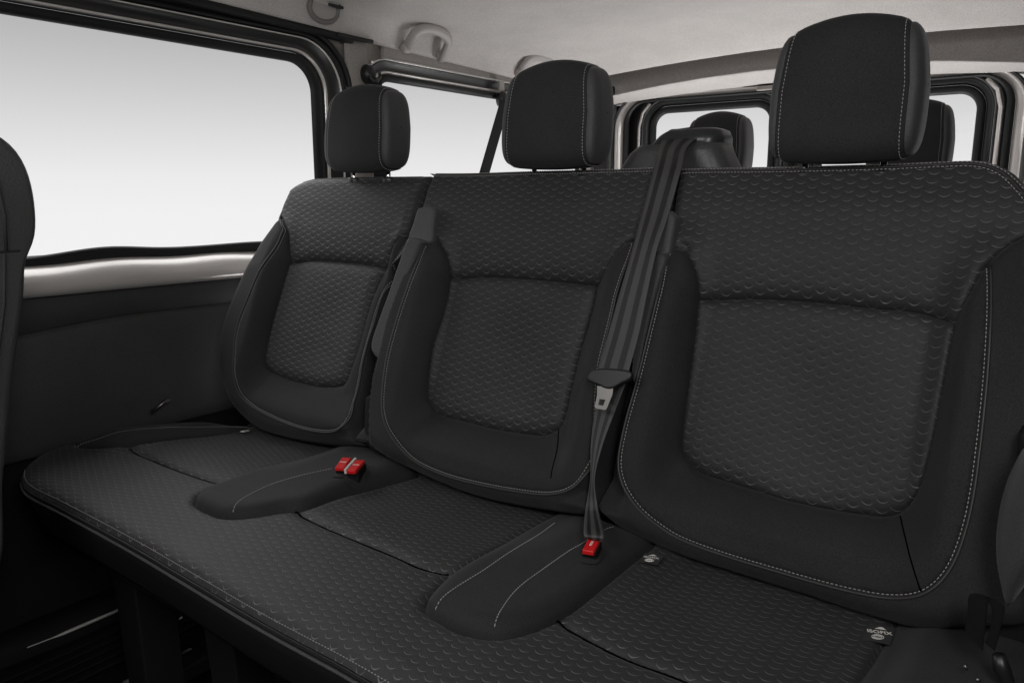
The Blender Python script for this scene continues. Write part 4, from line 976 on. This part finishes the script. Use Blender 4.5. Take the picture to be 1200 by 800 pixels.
b.rows(R,caps=True); fixn(b.build('sill',M['matt'],ST))
b=MB(); b.tube([(-1.625-.03*max(0,(.62-y))*3+.003,y,.0535) for y in np.linspace(.56,.90,16)],[.0012]*3+[.0034]*13,k=6); b.build('bright_strip',M['white'],ST)
b=MB(); 
for k in range(5): b.box((-1.585+.03*k,.75,.033+.001*k),(.018,.62,.006))
b.build('tread_rib',M['matt'],ST,smooth=False,bev=.002)
# ================================================================== LIGHT, WORLD, CAMERA
w=bpy.data.worlds.new('World'); sc.world=w; w.use_nodes=True; nt=w.node_tree; bg=nt.nodes['Background']
co=nt.nodes.new('ShaderNodeTexCoord'); sx=nt.nodes.new('ShaderNodeSeparateXYZ'); cr=nt.nodes.new('ShaderNodeValToRGB'); mp=nt.nodes.new('ShaderNodeMapRange')
nt.links.new(co.outputs['Generated'],sx.inputs[0]); nt.links.new(sx.outputs[2],mp.inputs['Value']); mp.inputs['From Min'].default_value=-.1; mp.inputs['From Max'].default_value=.4
nt.links.new(mp.outputs[0],cr.inputs[0]); nt.links.new(cr.outputs[0],bg.inputs[0]); bg.inputs[1].default_value=1.0
st=[(0,.95),(.16,.93),(.24,.89),(.34,.77),(.44,.64),(.53,.53),(.60,.46),(.72,.75),(1,WT)]
e=cr.color_ramp.elements
while len(e)<len(st): e.new(.5)
for q,(p,c) in zip(e,st): q.position=p; q.color=(c,c,c,1)
def area(name,loc,tgt,size,sy,power,col=(1,1,1)):
    l=bpy.data.lights.new(name,'AREA'); l.shape='RECTANGLE'; l.size=size; l.size_y=sy; l.energy=power; l.color=col
    o=bpy.data.objects.new(name,l); COL.objects.link(o); o.location=loc
    o.rotation_euler=(Vector(tgt)-Vector(loc)).to_track_quat('-Z','Y').to_euler(); return o
area('softbox_side',(.235,.10,1.20),(-1.0,.75,.70),.45,.4,LK)
area('softbox_front',(-.75,-.35,1.44),(-.8,.9,.45),.7,.3,LT)
area('ceiling_fill_mid',(-.8,1.58,.40),(-.8,1.5,1.5),1.3,.4,LU)  # unseen lamp added behind the bench to brighten the ceiling
area('ceiling_fill_rear',(-.85,2.84,.45),(-.85,2.45,1.5),1.3,.14,LR)  # second added lamp, hidden low by the rear doors, lifting the ceiling
cam=bpy.data.cameras.new('camera'); co_=bpy.data.objects.new('camera',cam); COL.objects.link(co_); sc.camera=co_
cam.sensor_width=36; cam.lens=36*906/1200; cam.clip_start=.01; cam.clip_end=100
th=math.radians(36.4);ph=math.radians(10.75)
co_.location=(0,0,.95); co_.rotation_euler=(math.pi/2-ph,0,th)
sc.view_settings.view_transform='Standard'; sc.view_settings.look='None'; sc.view_settings.exposure=EXPO; sc.view_settings.gamma=1
sc.cycles.max_bounces=8; sc.cycles.transparent_max_bounces=16
sc.cycles.use_denoising=True
